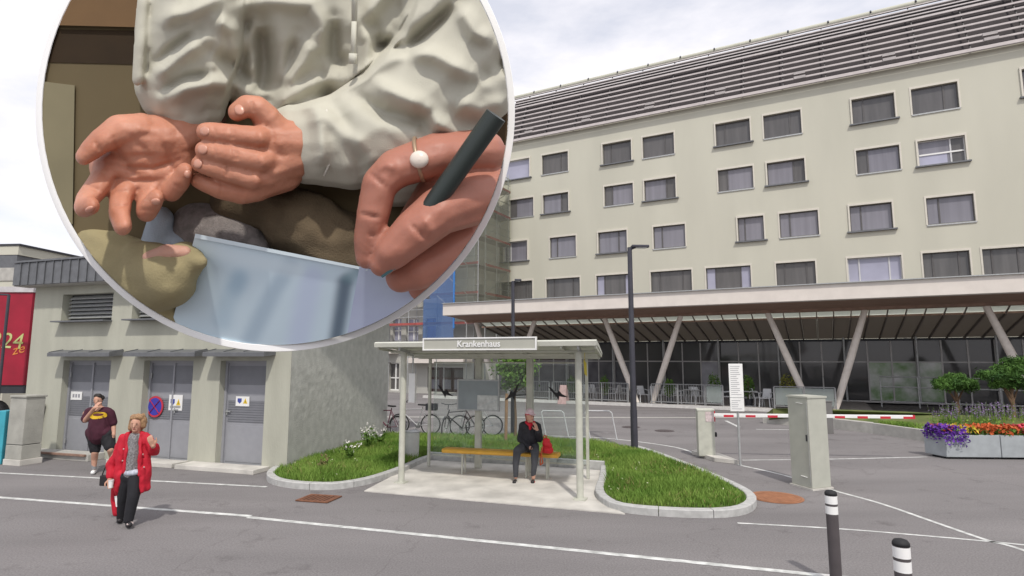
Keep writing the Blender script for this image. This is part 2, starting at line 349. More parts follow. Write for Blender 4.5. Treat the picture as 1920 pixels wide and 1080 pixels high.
kerb_pts = GL((560, 872), (520, 884), (507, 897), (520, 908), (560, 915), (620, 917), (668, 911), (705, 902), (750, 886), (790, 868), (806, 863), k=5)
back_l = [G(*p) for p in ((806, 863), (900, 868), (1000, 873), (1134, 882))]
kerb_r = GL((1134, 882), (1131, 905), (1124, 928), (1135, 944), (1165, 958), (1240, 966), (1330, 969), (1385, 964), (1408, 951), (1404, 935), (1370, 915), (1300, 884), (1230, 856), (1186, 842), k=5)
kz = .12
def kerbrun(pts, wd, h, parent, lab, step=.85, joint=.012, bev=.012):
    pts = [Vector((p[0], p[1], 0)) for p in pts]
    # resample
    d = [0]
    for a, b in zip(pts[:-1], pts[1:]): d.append(d[-1] + (b - a).length)
    def at(s):
        for i in range(len(d) - 1):
            if s <= d[i + 1] or i == len(d) - 2:
                k = (s - d[i]) / max(d[i + 1] - d[i], 1e-6); return pts[i].lerp(pts[i + 1], min(max(k, 0), 1))
    n = max(1, round(d[-1] / step)); L_ = d[-1] / n
    for i in range(n):
        mb = MB(); sub = 4; loops = []
        for j in range(sub + 1):
            s = i * L_ + joint / 2 + (L_ - joint) * j / sub; p = at(s); q = at(min(s + .05, d[-1])); r = at(max(s - .05, 0)); t = (q - r).normalized(); nn = Vector((-t.y, t.x, 0))
            hh = h + random.uniform(-.003, .003) * (j == 0)
            loops.append([p + nn * wd / 2, p + nn * wd / 2 + UP * (hh - bev), p + nn * (wd / 2 - bev) + UP * hh, p - nn * (wd / 2 - bev) + UP * hh, p - nn * wd / 2 + UP * (hh - bev), p - nn * wd / 2])
        vs = [v for l in loops for v in l]; fs = [tuple(range(6))[::-1], tuple(range(sub * 6, sub * 6 + 6))]
        for j in range(sub):
            for k in range(6): fs.append((j * 6 + k, j * 6 + (k + 1) % 6, (j + 1) * 6 + (k + 1) % 6, (j + 1) * 6 + k))
        mb.add(vs, fs); mb.build(lab, M_KERB, parent)
kr = MB(); strip(kr, kerb_pts, .10, .01); strip(kr, back_l, .06, .0105); strip(kr, kerb_r, .10, .011)
kerb = struct('kerb', kr, M_CONC); FR[kerb.name] = Matrix.Identity(4)
kerbrun(kerb_pts, .16, kz, kerb, 'kerb_stone', .8)
kerbrun(back_l, .10, .20, kerb, 'kerb_stone', 1.0)
kerbrun(kerb_r, .16, kz, kerb, 'kerb_stone', .8)
# pale slab the shelter stands on
s = MB(); sp = [G(*p) for p in ((683, 922), (745, 889), (806, 864), (900, 869), (1000, 874), (1134, 884), (1129, 910), (1122, 930), (1136, 949), (1172, 965))]
s.prism([Vector((p.x, p.y, .001)) for p in sp], (0, 0, .019)); struct('shelter_slab', s, M_SLAB)
# turf
U_C, U_E = G(537, 885), G(725, 815)
turf = [G(*p) for p in ((560, 875), (522, 886), (511, 897), (524, 906), (562, 912), (620, 914), (668, 908), (705, 899), (750, 883), (790, 866), (806, 861), (900, 866), (1000, 871), (1136, 879), (1138, 905), (1131, 928), (1142, 942), (1170, 954), (1240, 961), (1330, 964), (1380, 960), (1400, 950), (1394, 936), (1362, 916), (1292, 885), (1222, 858), (1180, 845), (1100, 832), (1000, 826), (860, 823), (726, 821))]
tm = MB(); tm.prism([Vector((p.x, p.y, .0)) for p in turf], (0, 0, .09)); struct('turf', tm, M_SOIL)
tp = np.array([[p.x, p.y] for p in turf])
def inside(P, poly):
    x, y = P[:, 0], P[:, 1]; c = np.zeros(len(P), bool); j = len(poly) - 1
    for i in range(len(poly)):
        xi, yi = poly[i]; xj, yj = poly[j]
        c ^= ((yi > y) != (yj > y)) & (x < (xj - xi) * (y - yi) / (yj - yi + 1e-12) + xi); j = i
    return c
def grass(name, poly, n, hmin, hmax, m, z0, lean=.35, wd=.006, hfun=None):
    lo, hi = poly.min(0), poly.max(0); P = rng.uniform(lo, hi, (n, 2)); P = P[inside(P, poly)]; k = len(P)
    a = rng.uniform(0, 2 * np.pi, k); h = rng.uniform(hmin, hmax, k) * (1 + .45 * np.sin(P[:, 0] * 2.3 + 1) * np.sin(P[:, 1] * 1.9))
    if hfun is not None: h *= hfun(P)
    b = rng.uniform(0, 2 * np.pi, k); ln = h * rng.uniform(.1, lean * 2, k); V = np.zeros((k, 5, 3)); dx, dy = np.cos(a) * wd, np.sin(a) * wd
    V[:, 0, 0] = P[:, 0] - dx; V[:, 0, 1] = P[:, 1] - dy; V[:, 1, 0] = P[:, 0] + dx; V[:, 1, 1] = P[:, 1] + dy; V[:, :2, 2] = z0
    mxx, myy = P[:, 0] + np.cos(b) * ln * .35, P[:, 1] + np.sin(b) * ln * .35
    V[:, 2, 0] = mxx + dx * .8; V[:, 2, 1] = myy + dy * .8; V[:, 3, 0] = mxx - dx * .8; V[:, 3, 1] = myy - dy * .8; V[:, 2:4, 2] = (z0 + h * .6)[:, None]
    V[:, 4, 0] = P[:, 0] + np.cos(b) * ln; V[:, 4, 1] = P[:, 1] + np.sin(b) * ln; V[:, 4, 2] = z0 + h
    me = bpy.data.meshes.new(name); i = np.arange(k)[:, None] * 5
    F4 = (i + np.array([[0, 1, 2, 3]])); F3 = (i + np.array([[3, 2, 4]]))
    me.vertices.add(k * 5); me.vertices.foreach_set('co', V.ravel()); me.loops.add(k * 7); me.loops.foreach_set('vertex_index', np.concatenate([F4.ravel(), F3.ravel()]).astype(np.int32))
    me.polygons.add(k * 2); st = np.concatenate([np.arange(k) * 4, k * 4 + np.arange(k) * 3]).astype(np.int32); me.polygons.foreach_set('loop_start', st)
    me.update(calc_edges=True); me.materials.append(m); o = link(name, me, None, 'stuff'); return o
o = grass('grass', tp, 150000, .06, .15, M_GRASS, .085); o['label'] = 'long green grass covering the verge round the bus shelter'; o['category'] = 'grass'

M_DRY = mat('dry_blade', (.30, .24, .10), .8, .3, 3)
o = grass('dry_grass', tp, 9000, .05, .17, M_DRY, .085, lean=.6, hfun=lambda P: np.where(np.sin(P[:, 0] * 1.7 + 2) * np.sin(P[:, 1] * 2.1) > .1, 1., .3)); o['label'] = 'dry straw coloured blades among the green verge grass'; o['category'] = 'grass'
x = MB()
for i in range(90):
    p = Vector((rng.uniform(-4.8, 4.4), rng.uniform(10, 15.5), 0))
    if inside(np.array([[p.x, p.y]]), tp)[0]:
        for _ in range(3): leafmesh(x, [p + UP * rng.uniform(.14, .24) + Vector(rng.normal(0, .012, 3))], .016)
o = x.build('clover_flowers', mat('petal_pale', (.6, .6, .42), .8, .2), None, fix=False, kind='stuff'); o['label'] = 'tiny pale clover flowers scattered over the verge'; o['category'] = 'flowers'
# ------------------------------------------------------------------ utility building
Lf = G(37, 849); uu = (U_C - Lf).normalized(); ulen = (U_C - Lf).length; un = Vector((uu.y, -uu.x, 0))      # n faces the road
if un.y > 0: un = -un
ee = (U_E - U_C); elen = ee.length; eu = ee.normalized(); en = Vector((eu.y, -eu.x, 0))
def Up(px, py, s=0.): p = onplane(px, py, U_C + un * s, un); return ((p - Lf).dot(uu), p.z)
def US(t, z, s=0.): return Lf + uu * t + un * s + UP * z
ub = thing('utility_building', 'low grey green plastered utility building with three grey metal doors and zinc roof edge', 'building', Lf)
doors = []
for (xa, xb, yb) in ((122, 195, 842), (273, 351, 862), (417, 490, 874)):
    ta = Up(xa, yb, -.235)[0]; tb = Up(xb, yb)[0]; doors.append((ta, tb))
DZ = 2.42
lv = []
for (xa, xb) in ((131, 211), (262, 342)):
    lv.append((Up(xa, 575, -.2)[0], Up(xb, 575)[0], Up(170, 601)[1], Up(170, 550)[1]))
WZ = Up(100, 532)[1]
holes = [(a, b, 0.02, DZ) for a, b in doors] + lv
mb = MB(); wall_holes(mb, Lf, uu, un, 0, ulen, 0, WZ + .1, holes, .28)
bk = Vector((eu.x, eu.y, 0)) * elen
mb.quad(Lf, Lf + bk, Lf + bk + UP * (WZ + .1), Lf + UP * (WZ + .1)); mb.quad(Lf + bk, U_E, U_E + UP * (WZ + .1), Lf + bk + UP * (WZ + .1))
mb.build('wall', M_PLAST, ub, world=True, fix=False)
# rough-cast side wall, real relief
nx, nz_ = 150, 100; vs = []; fs = []
for j in range(nz_ + 1):
    for i in range(nx + 1):
        t = elen * i / nx; z = (WZ + .1) * j / nz_
        q = noise.noise(Vector((t * 7, z * 7, 1))) * .5 + noise.noise(Vector((t * 16, z * 16, 4))) * .5 + noise.noise(Vector((t * 30, z * 30, 9))) * .3
        amp = .014 * min(1, max(0, (z - .75) * 2)) * min(1, max(0, (t - .12) * 8)) * min(1, max(0, (elen - .45 - t) * 4)) * min(1, max(.15, (2.35 - z) * 5))
        vs.append(U_C + eu * t + UP * z + en * (.002 + amp * (q + .5)))
for j in range(nz_):
    for i in range(nx): a = j * (nx + 1) + i; fs.append((a, a + 1, a + nx + 2, a + nx + 1))
mb = MB(); mb.add(vs, fs); mb.build('roughcast_wall', M_ROUGH, ub, world=True, smooth=True, fix=False)
# doors
for k, (a, b) in enumerate(doors):
    wd = b - a; c = (a + b) / 2
    d = MB(); d.box(US(c, DZ / 2 + .01, -.235), (wd, .045, DZ - .02), math.atan2(uu.y, uu.x)); do = d.build('door', M_DOORG, ub, world=True)
    rz = math.atan2(uu.y, uu.x)
    for zz in (.35, 2.05):
        for tt in ((a + .075, b - .075) if k < 2 else (b - .075,)): f = MB(); f.tube(US(tt, zz - .06, -.16), US(tt, zz + .06, -.16), .014, n=8); f.build('hinge', M_STEEL, do, world=True)
    f = MB()
    for tt in (a + .03, b - .03): f.box(US(tt, DZ / 2, -.19), (.06, .06, DZ), rz)
    f.box(US(c, DZ - .03, -.19), (wd - .12, .06, .06), rz)
    if k < 2: f.box(US(c, DZ / 2 - .03, -.197), (.05, .045, DZ - .06), rz)
    f.build('door_frame', M_DOORG, ub, world=True, bevel=.004)
    leaves = [(a + .07, c - .03), (c + .03, b - .07)] if k < 2 else [(a + .1, b - .1)]
    for (p, q) in leaves:
        for z0, z1, mm in ((.1, .92, M_DOORG), (1.0, 1.5, M_DOORV), (1.86, 2.3, M_DOORV)):
            if mm is M_DOORG:
                x = MB(); x.box(US((p + q) / 2, (z0 + z1) / 2, -.208), (q - p, .012, z1 - z0), rz); x.build('door_panel', mm, do, world=True, bevel=.003)
            else:
                x = MB(); nl = 9
                x.box(US((p + q) / 2, (z0 + z1) / 2, -.210), (q - p, .006, z1 - z0), rz)
                for i in range(nl): x.box(US((p + q) / 2, z0 + (i + .5) * (z1 - z0) / nl, -.202), (q - p, .010, (z1 - z0) / nl * .62), rz)
                x.build('vent_grille', mm, do, world=True)
    hx = MB(); ht = c + .09 if k < 2 else a + .1
    if k == 2: ht = a + .09
    hx.box(US(ht, 1.22, -.185), (.035, .02, .12), rz); hx.box(US(ht + .05, 1.24, -.165), (.13, .02, .022), rz); hx.build('handle', M_STEEL, do, world=True)
    # canopy over the door
    ya = ((90, 210), (232, 370), (381, 500))[k]; ca = Up(ya[0], 662, .36)[0]; cb = Up(ya[1] - 4, 662, .36)[0]
    cm = MB(); z0 = 2.52; pr = [(0., z0 + .17), (.36, z0 + .10), (.38, z0 + .085), (.38, z0 + .0), (.34, z0 - .0), (.0, z0 + .03)]
    cm.prism([US(ca, z, s_) for s_, z in pr], uu * (cb - ca)); cm.build('door_canopy', M_ZINC, ub, world=True)
    nseam = 3
    cm = MB()
    for i in range(nseam + 1):
        t = ca + .02 + (cb - ca - .04) * i / nseam; cm.bar(US(t, z0 + .178, .01), US(t, z0 + .108, .36), .014, .02)
    cm.build('canopy_seam', M_ZINC, ub, world=True)
# louvre windows
for (a, b, z0, z1) in lv:
    rz = math.atan2(uu.y, uu.x); x = MB(); x.box(US((a + b) / 2, (z0 + z1) / 2, -.26), (b - a, .03, z1 - z0), rz); wdw = x.build('louvre_window', M_DARKM, ub, world=True)
    for i in range(6):
        z = z0 + .07 + (z1 - z0 - .1) * i / 6
        y = MB(); y.prism([US(a + .08, z, -.13), US(a + .08, z + .015, -.12), US(a + .08, z + .10, -.235), US(a + .08, z + .085, -.245)], uu * (b - a - .12)); y.build('slat', M_STEEL, wdw, world=True)
    y = MB(); y.box(US((a + b) / 2, z0 - .02, .0), (b - a + .06, .5, .035), rz); y.build('sill', M_ZINC, wdw, world=True)
# roof edge in standing seam zinc
fz0 = Up(90, 532, .38)[1]; fz1 = Up(90, 489, .40)[1]; OV = .38; tl = Up(27, 515, OV)[0]
rz = math.atan2(uu.y, uu.x)
npan = 30; pw = (ulen + OV - tl) / npan
core = MB()
pr = [(OV - .03, fz0), (OV - .03, fz1), (0, fz1 + .12), (-6.2, fz1 + .5), (-6.2, fz0)]
core.prism([US(tl, z, s_) for s_, z in pr], uu * (ulen + OV - tl)); core.build('roof', M_ZINC, ub, world=True)
proto = None
for i in range(npan):
    x = MB(); t = tl + pw * (i + .5)
    x.box(US(t, (fz0 + fz1) / 2 - .01, OV), (pw - .012, .05, fz1 - fz0 - .02), rz, ); x.box(US(t + pw / 2 - .012, (fz0 + fz1) / 2, OV + .035), (.018, .03, fz1 - fz0), rz)
    x.build('roof_edge_panel', M_ZINC, ub, world=True)
x = MB(); x.box(US((tl + ulen + OV) / 2, fz1 + .02, OV + .01), (ulen + OV - tl, .1, .05), rz); x.build('roof_trim', M_ZINC, ub, world=True)
x = MB(); x.box(US((tl + ulen + OV) / 2, fz0 - .012, OV / 2 - .02), (ulen + OV - tl, OV, .02), rz); x.build('soffit', M_CONC, ub, world=True)
# thresholds / steps in front of the doors
for k, (xs, dep, mm) in enumerate((((70, 190), .42, M_CONC), ((232, 352), .45, M_SLAB), ((362, 505), .5, M_SLAB))):
    ta = Up(xs[0], 855)[0]; tb = Up(xs[1], 880)[0]
    if k == 0: ta, tb = Up(72, 848)[0], Up(196, 858)[0]
    x = MB(); x.box(US((ta + tb) / 2, .05 + .03 * (k == 0), dep / 2), (tb - ta, dep, .10 + .06 * (k == 0)), rz); tag(x.build('door_step', mm, None, bevel=.012), ['worn concrete step at the left utility door', 'pale concrete step at the middle double door', 'wide pale concrete step at the right utility door'][k], 'step')
    if k == 0:
        x = MB(); x.box(US((ta + tb) / 2 + .1, .145, dep + .035), (tb - ta - .3, .06, .05), rz); tag(x.build('step_edging', mat('edging_brown', (.27, .17, .13), .85, .2, 8), None, bevel=.008), 'brown edging bar along the worn step at the left door', 'edging')
# notices on the doors
def panel_sign(name, px0, py0, px1, py1, label, s_=-.19, cat='notice'):
    a, z1 = Up(px0, py0, s_); b, z0 = Up(px1, py1, s_); t = thing(name, label, cat, US((a + b) / 2, (z0 + z1) / 2, s_), rz)
    x = MB(); x.box((0, 0, 0), (b - a, .012, z1 - z0)); x.build('plate', M_WHITE, t); return t, b - a, z1 - z0
def symbols(t, wd, h, pict=True, tri=True, lines=0):
    if pict:
        x = MB(); x.prism([(-wd * .36, -.0075, h * .3), (-wd * .06, -.0075, h * .3), (-wd * .06, -.0075, -h * .02), (-wd * .2, -.0075, -h * .24), (-wd * .36, -.0075, -h * .02)], (0, -.003, 0)); x.build('pictogram', mat('sign_blue', (.05, .07, .30), .5, .05), t)
    if tri:
        x = MB(); x.prism([(wd * .06, -.0075, -h * .22), (wd * .38, -.0075, -h * .22), (wd * .22, -.0075, h * .32)], (0, -.003, 0)); x.build('warning_triangle', mat('sign_yellow', (.72, .50, .03), .5, .05), t)
        x = MB(); x.prism([(wd * .20, -.0108, -h * .12), (wd * .25, -.0108, -h * .12), (wd * .22, -.0108, h * .14)], (0, -.002, 0)); x.build('bolt_symbol', M_BLACK, t)
    for i in range(lines):
        x = MB(); x.box((0, -.0075, -h * .30 - i * h * .07), (wd * .8, .003, h * .03)); x.build('text_line', M_DARKM, t)
t, a, b = panel_sign('door_notice', 134, 734, 153, 750, 'small white notice with faint print on the left utility door'); 
for i in range(3):
    x = MB(); x.box((-a * .25 + i * a * .25, -.0075, 0), (a * .16, .003, b * .42)); x.build('printed_block', mat('print_grey', (.3, .3, .33), .7, .1), t)
t, a, b = panel_sign('door_notice', 318, 740, 341, 770, 'tall white warning notice on the right leaf of the double door')
t2 = t; symbols(t, a, b * .75, True, True, 3)
t, a, b = panel_sign('door_notice', 443, 743, 467, 762, 'white and yellow hazard notice on the right utility door'); symbols(t, a, b)
# round no-stopping sign
ta, z1 = Up(277, 742, -.17); tb, z0 = Up(305, 783, -.17); r = (z1 - z0) / 2
t = thing('no_stopping_sign', 'round blue no stopping sign with red rim and cross on double door', 'road sign', US((ta + tb) / 2, (z0 + z1) / 2, -.165), rz)
x = MB(); x.lathe((0, 0, 0), [(r, .012), (r, -.004)], 32, 'Y'); x.build('plate', mat('sign_red', (.50, .035, .06), .5, .05), t)
x = MB(); x.lathe((0, 0, 0), [(r * .82, -.004), (r * .82, -.008)], 32, 'Y'); x.build('blue_disc', mat('sign_blue2', (.045, .045, .36), .5, .05), t)
for sgn in (1, -1):
    x = MB(); q = r * .60; x.bar((-q, -.010 - .001 * (sgn > 0), -q * sgn), (q, -.010 - .001 * (sgn > 0), q * sgn), .002, r * .17, up=(0, 1, 0)); x.build('red_bar', MATS['sign_red'], t)
# dark plank, concrete cabinet
x = MB(); a = US(Up(70, 848)[0], .0, .22); x.bar(a + UP * .05, a + un * -.17 + UP * 1.28 + uu * .12, .13, .035, up=tuple(un)); tag(x.build('plank', mat('dark_plank', (.085, .06, .055), .8, .2, 9), None), 'dark plank leaning against the wall beside the concrete cabinet', 'plank')
Cb = G(37, 874); cz = PY(37, 742, Cb.y).z
t = thing('cabinet', 'weathered pale concrete cabinet at left edge of utility building', 'cabinet', Cb)
cu = -uu; cv = Vector((.35, .94, 0))
def cabpoly(e, z0, z1, m_, nm):
    x = MB(); w1, w2 = .54, .42; p = [Cb + cu * (-e) - cv * e, Cb + cu * w1 - cv * e, Cb + cu * w1 + cv * (w2 + e), Cb - cu * e + cv * (w2 + e)]
    x.prism([q + UP * z0 for q in p], UP * (z1 - z0)); x.build(nm, m_, t, world=True, bevel=.012)
M_CAB = mat('cabinet_concrete', (.36, .355, .32), .9, .16, 2.5, .3, 30)
bx_t = MB(); q_ = Cb + cu * .79 + cv * .1; bx_t.box((q_.x, q_.y, .62), (.22, .3, 1.24)); tag(bx_t.build('bin', mat('turquoise_plastic', (.05, .33, .42), .5, .1), None, bevel=.02), 'turquoise plastic bin at the very left edge behind the concrete cabinet', 'bin')
cabpoly(.0, .14, .46, M_CAB, 'base'); cabpoly(-.004, .475, cz - .05, M_CAB, 'body'); cabpoly(.02, cz - .048, cz, M_CAB, 'lid'); cabpoly(-.02, .455, .48, M_DARKM, 'shadow_gap'); cabpoly(.03, 0, .138, M_SLAB, 'plinth')
# ------------------------------------------------------------------ behind, far left
# red tarpaulin lorry trailer with yellow lettering
TY = 20.5; p0 = PY(62, 548, TY); p1 = PY(0, 722, TY); zt = p0.z; zb = p1.z; xr = p0.x
t = thing('lorry_trailer', 'red tarpaulin lorry trailer with yellow script parked left of the utility building', 'trailer', (xr - 4, TY, 0))
x = MB(); x.box((xr - 4, TY + 1.25, (zt + zb) / 2), (8, 2.5, zt - zb)); x.build('tarpaulin', mat('red_tarp', (.30, .010, .03), .55, .15, 1.5), t, world=True)
x = MB(); x.box((xr - 4, TY + 1.25, zt + .1), (8.1, 2.6, .2)); x.build('roof_cover', mat('pale_roof', (.5, .48, .49), .7, .2, 3), t, world=True)
x = MB(); x.box((xr - 4, TY + 1.25, zb - .15), (8, 2.4, .28)); x.build('chassis', M_DARKM, t, world=True)
for wx in (1.2, 2.4, 6.6):
    x = MB(); x.lathe((xr - wx, TY + .1, .5), [(.2, -.02), (.48, 0), (.5, .06), (.5, .24), (.48, .3)], 20, 'Y'); x.build('wheel', M_BLACK, t, world=True)
lg = PY(2, 640, TY - .012)
textmesh('lettering', '224', .78, mat('yellow_print', (.62, .55, .12), .6, .35, 3, col2=(.55, .62, .30)), t, FR[t.name].inverted() @ frame_M(PY(14, 640, TY - .012), (1, 0, -.06), (.15, 0, 1)), .003)
textmesh('lettering_outline', 'ze', .5, mat('orange_print', (.62, .22, .05), .6, .3, 3), t, FR[t.name].inverted() @ frame_M(PY(36, 655, TY - .009), (1, 0, .25), (.1, 0, 1)), .003)
for xx in (12,):
    q = PY(xx, 600, TY - 1.2); x = MB(); x.tube((q.x, q.y, 0), (q.x, q.y, PY(xx, 553, TY - 1.2).z), .045); x.tube((q.x, q.y, PY(xx, 553, TY - 1.2).z), (q.x - 1.2, q.y, PY(xx, 553, TY - 1.2).z + .05), .03); tag(x.build('street_pole', M_LAMP, None), 'thin dark pole standing in front of the red trailer', 'pole')
# grey building far left
t = thing('flat_roof_building', 'beige flat roofed building with grey roof bands behind the red trailer', 'building', (-27, 30, 0))
zr = PY(0, 466, 29).z; xr2 = PY(66, 475, 29).x
for z0, z1, e, m_ in ((0, zr - 1.75, 0, M_HOSP), (zr - 1.75, zr - 1.1, .1, M_CONC), (zr - 1.1, zr - .45, .05, M_ZINC), (zr - .45, zr, .12, M_HOSP), (zr, zr + .1, .2, M_DARKM)):
    x = MB(); x.box((xr2 - 8 + e / 2, 32.5, (z0 + z1) / 2), (16 + e, 7 + e, z1 - z0), R(-5)); x.build('wall' if m_ is M_HOSP else 'roof_band', m_, t, world=True)

# ------------------------------------------------------------------ hospital
C0 = G(1200, 760); hd = Vector((.884, -.468, 0)).normalized(); hn = Vector((hd.y, -hd.x, 0))
def H(t, s, z): return C0 + hd * t + hn * s + UP * z
def Hp(px, py, s): p = onplane(px, py, C0 + hn * s, hn); return ((p - C0).dot(hd), p.z)
hrz = math.atan2(hd.y, hd.x)
SW = -6.5
zw = Hp(960, 262, SW)[1]; zw2 = Hp(1700, 126, SW)[1]; print('wall top', zw, zw2); zw = (zw + zw2) / 2
hz = []
for smp in (((1130, 267, 305), (1710, 173, 221)), ((1133, 350, 387), (1605, 283, 327)), ((1122, 440, 478), (1592, 383, 432)), ((1324, 503, 541), (1733, 475, 525))):
    tz = sum(Hp(p, a, SW)[1] for p, a, b in smp) / 2; bz = sum(Hp(p, b, SW)[1] for p, a, b in smp) / 2; hz.append((bz, tz)); print('row', bz, tz)
rows = [
 [(931, 993), (1016, 1065), (1130, 1184), (1205, 1264), (1342, 1407), (1432, 1503), (1598, 1679), (1710, 1799), (1918, 2010), (2060, 2160)],
 [(955, 1000), (1018, 1066), (1133, 1187), (1208, 1267), (1346, 1412), (1438, 1509), (1605, 1687), (1720, 1810), (1935, 2030), (2070, 2170)],
 [(945, 989), (1031, 1080), (1122, 1176), (1225, 1285), (1383, 1432), (1461, 1534), (1592, 1672), (1735, 1825), (1950, 2050), (2090, 2190)],
 [(939, 998), (1024, 1087), (1118, 1186), (1220, 1297), (1324, 1408), (1456, 1530), (1591, 1693), (1733, 1822), (1846, 1935), (2040, 2140)]]
ymid = [290, 365, 460, 535]
hb = thing('hospital_building', 'long pale green four storey hospital with rows of windows and louvred grey attic', 'building', C0, hrz)
HT0 = Hp(937, 500, SW)[0]; HT1 = 48
wins = []
for ri, row in enumerate(rows):
    for ci, (xa, xb) in enumerate(row):
        ym = ymid[ri] - (xa - 1130) * .16 if ri < 3 else 520
        ta = Hp(xa, ym, SW)[0]; tb = Hp(xb, ym, SW)[0]
        wins.append((ta, tb, hz[ri][0], hz[ri][1], ri, ci))
mb = MB(); wall_holes(mb, C0 + hn * SW, hd, hn, HT0, HT1, 3.4, zw, wins, .22)
A = lambda t, s_, z: H(t, s_, z)
D2 = SW - 14
mb.quad(A(HT0, SW, 0), A(HT0, D2, 0), A(HT0, D2, zw), A(HT0, SW, zw)); mb.quad(A(HT1, SW, 0), A(HT1, SW, zw), A(HT1, D2, zw), A(HT1, D2, 0)); mb.quad(A(HT0, D2, 0), A(HT1, D2, 0), A(HT1, D2, zw), A(HT0, D2, zw))
mb.build('wall', M_HOSP, hb, world=True, fix=False)
def hbox(mb, t0, t1, s0, s1, z0, z1): return mb.box(H((t0 + t1) / 2, (s0 + s1) / 2, (z0 + z1) / 2), (abs(t1 - t0), abs(s1 - s0), abs(z1 - z0)), hrz)
M_SURR = mat('window_surround', (.62, .59, .52), .8, .04, 3)
M_MULL = mat('window_frame_grey', (.10, .095, .095), .5, .08, 5)
M_MULLW = mat('window_frame_pale', (.55, .55, .56), .5, .05, 5)
for (a, b, z0, z1, ri, ci) in wins:
    sillbig = (ri + ci) % 2 == 0 and ri < 3 or (ri, ci) in ((0, 6),)
    f = MB()
    for (p, q, r0, r1) in ((a - .08, a, z0 - .02, z1 + .12), (b, b + .08, z0 - .02, z1 + .12), (a, b, z1, z1 + .12)): hbox(f, p, q, SW - .05, SW + (.07 if sillbig else .025), r0, r1)
    wo = f.build('window', M_SURR, hb, world=True)
    bright = (ri, ci) in ((0, 0), (3, 6)); half = (ri, ci) == (1, 7)
    gm = M_GLASSC if bright else (M_GLASSB if ri in (0, 3) and not bright else M_GLASSW)
    left = (ci % 2 == 0) if ri != 2 else (ci not in (2,))
    cut = a + (b - a) * (.27 if left else .70)
    panes = [(a, cut), (cut, b)]
    if ri == 3: k1, k2 = a + (b - a) * .22, a + (b - a) * .78; panes = [(a, k1), (k1, k2), (k2, b)]
    for i, (p, q) in enumerate(panes):
        narrow = (q - p) < (b - a) * .4
        mm = gm if not (narrow and ri < 2 and not bright) else M_GLASSB
        if ri == 3 and narrow and ci in (2, 4, 6): mm = M_GLASSC
        x = MB(); hbox(x, p + .03, q - .03, SW - .20, SW - .165, z0 + .03, z1 - .03); x.build('pane', mm, wo, world=True)
    x = MB(); fr = M_MULLW if (ri, ci) in ((0, 0), (2, 0), (1, 7), (3, 6)) else M_MULL
    hbox(x, a, b, SW - .21, SW - .13, z0, z0 + .05); hbox(x, a, b, SW - .21, SW - .13, z1 - .05, z1); hbox(x, a, a + .05, SW - .212, SW - .128, z0 + .05, z1 - .05); hbox(x, b - .05, b, SW - .212, SW - .128, z0 + .05, z1 - .05)
    for p, q in panes[1:]: hbox(x, p - .035, p + .035, SW - .214, SW - .126, z0 + .05, z1 - .05)
    x.build('mullion', fr, wo, world=True)
    x = MB(); hbox(x, a - (.18 if sillbig else .04), b + (.18 if sillbig else .04), SW - .12, SW + (.16 if sillbig else .05), z0 - .09, z0 - .015); x.build('sill', M_ZINC if sillbig else M_STEEL, wo, world=True)
    if half:
        x = MB(); hbox(x, a + .05, b - .05, SW - .15, SW - .11, z0 + (z1 - z0) * .42, z0 + (z1 - z0) * .48); x.build('sash_rail', M_WHITE, wo, world=True)
        x = MB(); hbox(x, a + .06, a + (b - a) * .62, SW - .163, SW - .155, z0 + .05, z0 + (z1 - z0) * .42); x.build('lower_pane', M_GLASSC, wo, world=True)
# attic: louvres on a raking face
al = R(63); av = UP * math.sin(al) - hn * math.cos(al); an = hn * math.sin(al) + UP * math.cos(al); AS = SW + .18
def AP(t, k, e=0.): return H(t, AS, zw) + av * k + an * e
def Ak(px, py): p = onplane(px, py, H(0, AS, zw), an); return (p - H(0, AS, zw)).dot(av)
kc = (Ak(969, 178) + Ak(1500, 56)) / 2; kt_ = (Ak(969, 204) + Ak(1532, 77)) / 2; print('attic', kc, kt_, Ak(969, 178), Ak(1697, 3))
mb = MB(); mb.add([AP(HT0, 0, -.5), AP(HT1, 0, -.5), AP(HT1, kc, -.5), AP(HT0, kc, -.5)], [(0, 1, 2, 3)])
mb.add([AP(HT0, kc, -.5), AP(HT1, kc, -.5), H(HT1, D2, zw + kc * .89), H(HT0, D2, zw + kc * .89)], [(0, 1, 2, 3)]); mb.add([AP(HT0, 0, -.5), AP(HT0, kc, -.5), H(HT0, D2, zw + kc * .89), H(HT0, D2, zw)], [(0, 1, 2, 3)])
mb.build('attic_wall', mat('attic_dark', (.05, .043, .045), .9, .1), hb, world=True)
M_SLAT = mat('louvre_metal', (.37, .335, .33), .7, .1, 3)
M_SLATP = mat('louvre_metal_pale', (.42, .39, .385), .7, .1, 3)
ns = 8
for i in range(ns):
    k = .12 + (kt_ - .12) * i / (ns - 1); hh = .175 if i < ns - 1 else .12
    if i == 0: hh = .17
    x = MB(); x.prism([AP(HT0 - .1, k - hh, .02), AP(HT0 - .1, k - hh + .015, .045), AP(HT0 - .1, k + .0, .03), AP(HT0 - .1, k - .01, -.02)], hd * (HT1 - HT0)); x.build('louvre_slat', M_SLAT, hb, world=True)
for i in range(5):
    k = kt_ + .09 + (kc - .34 - kt_ - .09) * i / 4
    x = MB(); x.prism([AP(HT0 - .1, k - .10, .0), AP(HT0 - .1, k - .09, .02), AP(HT0 - .1, k + .03, -.0), AP(HT0 - .1, k + .02, -.04)], hd * (HT1 - HT0)); x.build('louvre_slat', M_SLATP, hb, world=True)
x = MB(); x.tube(AP(HT0 - .15, kc - .15, -.05), AP(HT1, kc - .15, -.05), .17, n=14); x.build('ridge_tube', mat('ridge_cap', (.50, .50, .42), .7, .06, 2), hb, world=True, smooth='auto')
